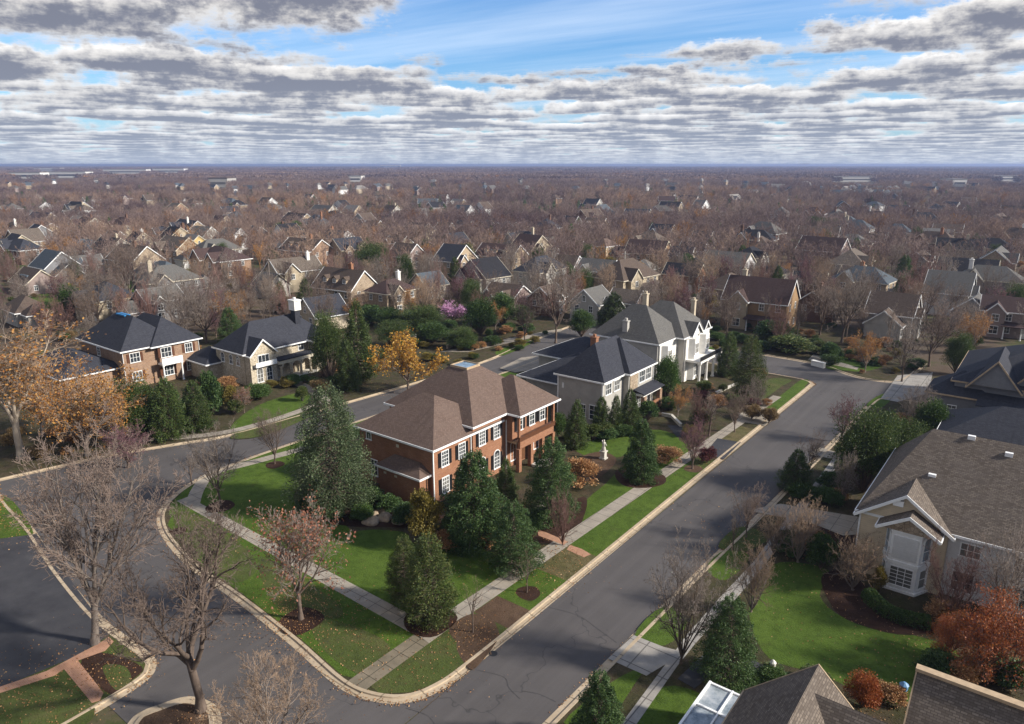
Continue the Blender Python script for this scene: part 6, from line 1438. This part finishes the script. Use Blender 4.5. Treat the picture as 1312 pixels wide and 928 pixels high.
# planting in the garden beds near the road
gb = random.Random(31); gi_ = []; KW = {'shrub_green': 'green bed shrub', 'shrub_dark': 'dark green bed shrub', 'shrub_brown': 'dry brown bed shrub', 'shrub_gold': 'golden bed shrub', 'shrub_light': 'light green bed shrub', 'shrub_maroon': 'maroon bed shrub', 'shrub_orange': 'straw-coloured bed shrub'}
for (xa, xb, ya, yb, n, ks) in ((130, 265, 520, 552, 14, 'green dark light gold'), (590, 700, 418, 450, 22, 'green brown dark gold'), (480, 610, 425, 470, 26, 'green dark gold light'), (885, 985, 475, 528, 16, 'brown maroon light orange'), (955, 1050, 428, 458, 12, 'green light brown'),
                                (1060, 1190, 440, 470, 20, 'brown dark green'), (1010, 1075, 625, 655, 8, 'brown dark green'), (1070, 1120, 560, 610, 6, 'light brown'), (1130, 1180, 540, 565, 6, 'brown dark'), (725, 840, 545, 566, 10, 'dark green light'), (380, 480, 640, 668, 8, 'dark green'),
                                (560, 690, 660, 705, 9, 'dark green brown'), (10, 95, 555, 590, 8, 'brown orange'), (1000, 1060, 690, 715, 6, 'brown dark'), (1190, 1290, 780, 815, 8, 'brown maroon'), (1180, 1300, 855, 885, 7, 'brown dark'), (165, 255, 503, 540, 22, 'green dark light gold'), (300, 400, 478, 500, 12, 'green dark gold'), (640, 720, 560, 600, 0, 'dark'), (905, 985, 415, 455, 12, 'green dark gold'), (1085, 1180, 455, 480, 8, 'brown gold dark'), (255, 300, 500, 530, 8, 'green gold light'), (405, 440, 470, 505, 6, 'green brown')):
    for q in range(n):
        px, py = gb.uniform(xa, xb), gb.uniform(ya, yb); x, y = at(px, py)
        if any(abs(x - f[0]) < f[2] and abs(y - f[1]) < f[3] for f in CUST): continue
        kd = 'shrub_' + gb.choice(ks.split()); h_ = gb.uniform(.7, 2.0); ms, h0, w0 = lib(kd, KINDS[kd])
        o = plant('shrub', ms, (x, y, BZ - .03), h_, h_ * gb.uniform(1.2, 2.0), 'x', 'shrub', 'garden shrubs', None, h0, w0); gi_.append((o, px, KW[kd], x, y))
save = REFS; REFS = [(x_, y_, px_, n_) for x_, y_, px_, n_ in ((-55, 62, 590, 'red brick corner house'), (-52, 90, 770, 'grey sided house'), (-54, 112, 850, 'big white-fronted house'), (-127, 57, 200, 'brown brick house'), (-109, 72, 330, 'cream stone house'), (1, 74, 1230, 'beige house'), (0, 122, 1260, 'dark slate house'),
        (-30, 150, 985, 'brown sided house'), (-95, 150, 600, 'picket fence'), (-14, 145, 1120, 'far lawn'), (-40, 110, 940, 'concrete drive'))]
label_all(gi_, ''); REFS = save

# ------------------------------------------------------------------ the woods that read as one mass
m_tree = NT('wood_tree', .95, .05)
oi = m_tree.n('ShaderNodeObjectInfo')
wn_ = m_tree.noise(m_tree.world((1, 1, 0)), .0045, 4, .6)
m_tree.col(m_tree.mix(m_tree.ramp(oi.outputs['Random'], [(0, (.14, .104, .094)), (.2, (.21, .155, .13)), (.4, (.16, .122, .115)), (.6, (.26, .2, .165)), (.78, (.18, .135, .115)), (.95, (.235, .18, .15)), (.975, (.25, .13, .055)), (1, (.29, .16, .055))]), m_tree.ramp(wn_, [(.36, (.55, .5, .6)), (.5, (.95, .92, .95)), (.64, (1.25, 1.12, .98))]), 1.0, 'MULTIPLY'))
WC = bpy.data.collections.new('woodland_sources')
def src(name, me): o = bpy.data.objects.new(name, me); WC.objects.link(o)
def wood_mesh(seed, rmin, **kw):
    S = grow(seed, **kw); S = [(a, b, max(r, rmin), max(q, rmin * .5), l) for a, b, r, q, l in S]; V, F = seg_mesh(S, 3); return np_mesh('wood', V, F, 'wood_tree')
wk = dict(h=12, r0=.016, trunk=.2, leaders=6, spread=(12, 44))
for i in range(5): src(f'wood_a{i}', wood_mesh(200 + i, .05, kids=(8, 5), ratio=(.5, .45), steps=(4, 2, 2), **wk))
for i in range(3): src(f'wood_b{i}', bare := wood_mesh(220 + i, .09, kids=(7, 3), ratio=(.55, .45), steps=(3, 2, 1), **wk))
for i in range(1):
    tr, cr = conifer_meshes('wood_c', 230 + i, 'leaf_spruce', h=9, rad=.3, n=900, size=1.0, shape=.7); src(f'wood_c{i}', cr)
# a far grove: many crowns in one clump, for the land beyond two kilometres
g = np.random.default_rng(9); P = []; D = []
for k in range(14):
    c = np.array((g.uniform(-22, 22), g.uniform(-22, 22), g.uniform(5.5, 8))); q = g.normal(size=(70, 3)); q /= np.linalg.norm(q, axis=1)[:, None]
    P.append(c + q * np.array((4.5, 4.5, 4.5)) * g.uniform(.6, 1, 70)[:, None]); D.append(q)
V, F = leaves(np.concatenate(P), np.concatenate(D), 2.6, 4, .5); src('wood_d0', np_mesh('grove', V, F, 'wood_tree'))
names = sorted(o.name for o in WC.objects)          # a0-4, b0-2, c0, d0
pts, idx, scl = [], [], []
def add(x, y, i, s): pts.append((x, y, -.05)); idx.append(i); scl.append(s)
for x, y in rest: add(x, y, br.randrange(5), br.uniform(.75, 1.2))
g = np.random.default_rng(17)
FA = np.array([(f[0], f[1], f[2]) for f in FOOT])
def wood_zone(Y0, Y1, area, ids, smin, smax, keep=lambda px, py: 1):
    n = int(.78 * (Y1 * Y1 - Y0 * Y0) / area); Y = np.sqrt(g.uniform(Y0 * Y0, Y1 * Y1, n)); X = g.uniform(-.78, .78, n) * Y
    x, y = X * AY - Y * AX, X * AX + Y * AY; d = ((x[:, None] - FA[None, :, 0]) ** 2 + (y[:, None] - FA[None, :, 1]) ** 2) < (FA[None, :, 2] + 2) ** 2
    ok = ~d.any(1); pxs = 656 + FP * X / (Y * cP + (HC - 6) * sP)
    for a0, a1, yy in CLEAR: ok &= ~((pxs > a0) & (pxs < a1) & (Y < yy) & (Y > yy - max(120, yy * .32)))
    # leave open ground where the photo shows roofs in front of houses
    for a, b, o_ in zip(x, y, ok):
        if o_ and br.random() < keep(a, b): add(a, b, int(g.choice(ids)), g.uniform(smin, smax))
def nz(a, b): return .5 + .5 * math.sin(a / 61 + 1.3 * math.sin(b / 83)) * math.sin(b / 47 + 1.1 * math.sin(a / 71))
wood_zone(330, 620, 72, [0, 1, 2, 3, 4, 0, 1, 2, 3, 4, 0, 1, 2, 8], .65, 1.05, lambda a, b: .35 + .65 * nz(a, b))
wood_zone(620, 1500, 85, [5, 6, 7, 5, 6, 7, 5, 6, 7, 5, 6, 7, 5, 6, 7, 8], .72, 1.15, lambda a, b: 1 if nz(a * .6, b * .6) > .22 else .3)
wood_zone(1500, 3200, 260, [5, 6, 7, 9], .8, 1.3, lambda a, b: 1 if nz(a * .3, b * .3) > .3 else .15)
wood_zone(3200, 9000, 5200, [9], .9, 1.7, lambda a, b: 1 if nz(a * .13, b * .13) > .25 else .2)
me = bpy.data.meshes.new('woodland'); me.vertices.add(len(pts)); me.vertices.foreach_set('co', np.array(pts, 'f').ravel())
a = me.attributes.new('idx', 'INT', 'POINT'); a.data.foreach_set('value', np.array(idx, 'i'))
a = me.attributes.new('scl', 'FLOAT', 'POINT'); a.data.foreach_set('value', np.array(scl, 'f'))
a = me.attributes.new('rz', 'FLOAT', 'POINT'); a.data.foreach_set('value', g.uniform(0, 6.28, len(pts)).astype('f'))
wo = tag(link('woodland', me), 'bare brown woods stretching to the horizon behind the houses', None, None, 'stuff')
ng = bpy.data.node_groups.new('woodland', 'GeometryNodeTree'); ng.interface.new_socket('Geometry', in_out='INPUT', socket_type='NodeSocketGeometry'); ng.interface.new_socket('Geometry', in_out='OUTPUT', socket_type='NodeSocketGeometry')
N = ng.nodes; gi, go = N.new('NodeGroupInput'), N.new('NodeGroupOutput'); ci = N.new('GeometryNodeCollectionInfo'); ci.inputs['Collection'].default_value = WC; ci.inputs['Separate Children'].default_value = True; ci.inputs['Reset Children'].default_value = True
ip = N.new('GeometryNodeInstanceOnPoints'); ip.inputs['Pick Instance'].default_value = True
def nat(nm, ty): n_ = N.new('GeometryNodeInputNamedAttribute'); n_.data_type = ty; n_.inputs['Name'].default_value = nm; return n_.outputs['Attribute']
cx = N.new('ShaderNodeCombineXYZ'); L = ng.links
L.new(nat('rz', 'FLOAT'), cx.inputs[2]); L.new(gi.outputs[0], ip.inputs['Points']); L.new(ci.outputs[0], ip.inputs['Instance']); L.new(nat('idx', 'INT'), ip.inputs['Instance Index']); L.new(cx.outputs[0], ip.inputs['Rotation']); L.new(nat('scl', 'FLOAT'), ip.inputs['Scale']); L.new(ip.outputs[0], go.inputs[0])
md = wo.modifiers.new('woodland', 'NODES'); md.node_group = ng
print('woodland points', len(pts), 'bg trees', len(items), len(evs), len(ogs), 'rest', len(rest))

# ------------------------------------------------------------------ air
b = MB(); b.box(-29990, 29990, -29990, 29990, -1.0, 42.0)
hm = bpy.data.materials.new('air'); hm.use_nodes = True; nt = hm.node_tree; nt.nodes.remove(nt.nodes['Principled BSDF'])
pv = nt.nodes.new('ShaderNodeVolumePrincipled'); pv.inputs['Density'].default_value = 1.6e-4; pv.inputs['Color'].default_value = (.36, .45, .72, 1); pv.inputs['Anisotropy'].default_value = .2
nt.links.new(pv.outputs[0], nt.nodes['Material Output'].inputs['Volume'])
tag(b.build('haze', hm), kind='stuff')

# ------------------------------------------------------------------ sun, sky with its cloud deck
ELEV = R(30); az = math.atan2(.739, .351)
SUN = (math.sin(az) * math.cos(ELEV), math.cos(az) * math.cos(ELEV), math.sin(ELEV))
from mathutils import Vector
sd = bpy.data.lights.new('sun', 'SUN'); sd.energy = 3.0; sd.angle = R(4); sd.color = (1, .93, .82)
so = bpy.data.objects.new('sun', sd); COL.objects.link(so); so.rotation_euler = Vector(SUN).to_track_quat('Z', 'Y').to_euler(); so.location = (60, 20, 120)

wd = bpy.data.worlds.new('World'); sc.world = wd; wd.use_nodes = True; nt = wd.node_tree
class WT(NT):
    def __init__(s): s.t = nt
t = WT(); bg = nt.nodes['Background']
sky = t.n('ShaderNodeTexSky'); sky.sky_type = 'NISHITA'; sky.sun_disc = False; sky.sun_elevation = ELEV; sky.sun_rotation = az; sky.air_density = 1.0; sky.dust_density = .6; sky.ozone_density = 2.0
SK = .068; CL = 7.7; TH = .15; T0 = .408
dirv = t.n('ShaderNodeTexCoord').outputs['Generated']; sx = t.n('ShaderNodeSeparateXYZ'); t.l(dirv, sx.inputs[0])
dz = t.math('ADD', t.math('MAXIMUM', sx.outputs[2], .0), .006)
U, Vv = t.math('DIVIDE', sx.outputs[0], dz), t.math('DIVIDE', sx.outputs[1], dz)
cb = t.n('ShaderNodeCombineXYZ'); t.l(U, cb.inputs[0]); t.l(Vv, cb.inputs[1]); Pxy = cb.outputs[0]
def smooth(v, a, b_):
    n_ = t.n('ShaderNodeMapRange', interpolation_type='SMOOTHSTEP'); n_.inputs['From Min'].default_value = a; n_.inputs['From Max'].default_value = b_; t.l(v, n_.inputs['Value']); return n_.outputs[0]
def pdir(px, py):
    u, v = px - 656, -(py - 464); f = FP * cP + v * sP; up = v * cP - FP * sP
    n_ = math.sqrt(u * u + f * f + up * up); x, y, z = u / n_, f / n_, up / n_ + .006
    return ((x * AY - y * AX) / z, (x * AX + y * AY) / z, 0)
hole = None
for px, py, rad, amp in ((735, 18, 2.0, .15), (650, 55, 1.4, .08), (860, 62, 1.3, .07), (335, 40, 1.0, .1), (560, 85, 1.6, .06), (905, 8, 1.0, .12), (180, 12, 1.6, .03), (1180, 18, 1.4, -.1), (480, 30, 1.0, -.05), (1290, 40, .9, .06)):
    dn = t.n('ShaderNodeVectorMath', operation='DISTANCE'); t.l(Pxy, dn.inputs[0]); dn.inputs[1].default_value = pdir(px, py)
    q = t.math('DIVIDE', dn.outputs['Value'], rad); q = t.math('MULTIPLY', t.math('EXPONENT', t.math('MULTIPLY', t.math('MULTIPLY', q, q), -1)), amp); hole = q if hole is None else t.math('ADD', hole, q)
col = t.mix(sky.outputs[0], c4(.42, .7, 1.0), 1.0, 'MULTIPLY')
# thin high veil
def at_h(hh):
    n_ = t.n('ShaderNodeVectorMath', operation='SCALE'); t.l(Pxy, n_.inputs[0]); n_.inputs['Scale'].default_value = hh; return n_.outputs[0]
vm = t.n('ShaderNodeMapping'); vm.inputs['Rotation'].default_value = (0, 0, 1.0); vm.inputs['Scale'].default_value = (.25, 1.3, 1); t.l(at_h(.4), vm.inputs['Vector']); veil = t.noise(vm.outputs[0], .7, 6, .62)
col = t.mix(col, c4(5.5, 6.2, 7.2), t.math('MULTIPLY', smooth(veil, .4, .72), .5))
NS = 8
# billows: fine structure of the cloud sides, finer the lower one looks
pf1 = t.noise(t.coord('Generated', (1, 1, 1.6)), 22, 5, .6); pf2 = t.noise(t.coord('Generated', (1, 1, 1.8)), 70, 3, .6)
puff = t.math('ADD', t.math('MULTIPLY', t.math('SUBTRACT', pf1, .5), .30), t.math('MULTIPLY', t.math('SUBTRACT', pf2, .5), .16))
n2 = t.noise(at_h(1.07), .12, 2, .5); base = t.math('SUBTRACT', t.math('SUBTRACT', t.math('MULTIPLY', t.math('SUBTRACT', n2, .5), .3), hole), t.math('MULTIPLY', smooth(sx.outputs[2], .22, .45), .05))
for i in range(NS - 1, -1, -1):
    f = i / (NS - 1); Pi = at_h(1 + TH * f)
    val = t.math('ADD', t.noise(Pi, .56, 5, .55), base) 
    val = t.math('ADD', val, t.math('MULTIPLY', puff, .6 + .4 * f))
    thr = T0 + .13 * f ** 1.5
    a_ = smooth(val, thr - .01, thr + .09 + .03 * (1 - f))
    br_ = lambda c, s: [x * s for x in c]
    thick = smooth(t.math('ADD', val, t.math('MULTIPLY', puff, .9)), thr + .0, thr + .2)
    g_ = f ** .8
    lit = c4(*br_((.97, .94, .91), CL * (.62 + .43 * g_))); dark = c4(*br_((.16 + .66 * g_, .172 + .64 * g_, .225 + .58 * g_), CL))
    col = t.mix(col, t.mix(lit, dark, thick), t.math('MULTIPLY', a_, .97))
# pale band of air low on the sky
hz_ = t.math('EXPONENT', t.math('MULTIPLY', sx.outputs[2], -17.0))
col = t.mix(col, c4(3.3, 4.0, 5.1), t.math('MULTIPLY', hz_, .6))
t.l(col, bg.inputs['Color']); bg.inputs['Strength'].default_value = SK

# ------------------------------------------------------------------ camera and output
cd = bpy.data.cameras.new('camera'); cam = bpy.data.objects.new('camera', cd); COL.objects.link(cam); sc.camera = cam
cam.location = (0, 0, HC); cam.rotation_euler = (math.pi / 2 - PIT, 0, math.atan2(AX, AY)); cd.sensor_width = 36; cd.lens = FP / 1312 * 36; cd.clip_start = .5; cd.clip_end = 80000
sc.view_settings.view_transform = 'Standard'; sc.view_settings.look = 'None'; sc.view_settings.gamma = 1; sc.view_settings.exposure = 1.33; sc.view_settings.use_curve_mapping = False
sc.cycles.max_bounces = 5; sc.cycles.diffuse_bounces = 2; sc.cycles.glossy_bounces = 2; sc.cycles.transmission_bounces = 2; sc.cycles.transparent_max_bounces = 4; sc.cycles.volume_bounces = 0
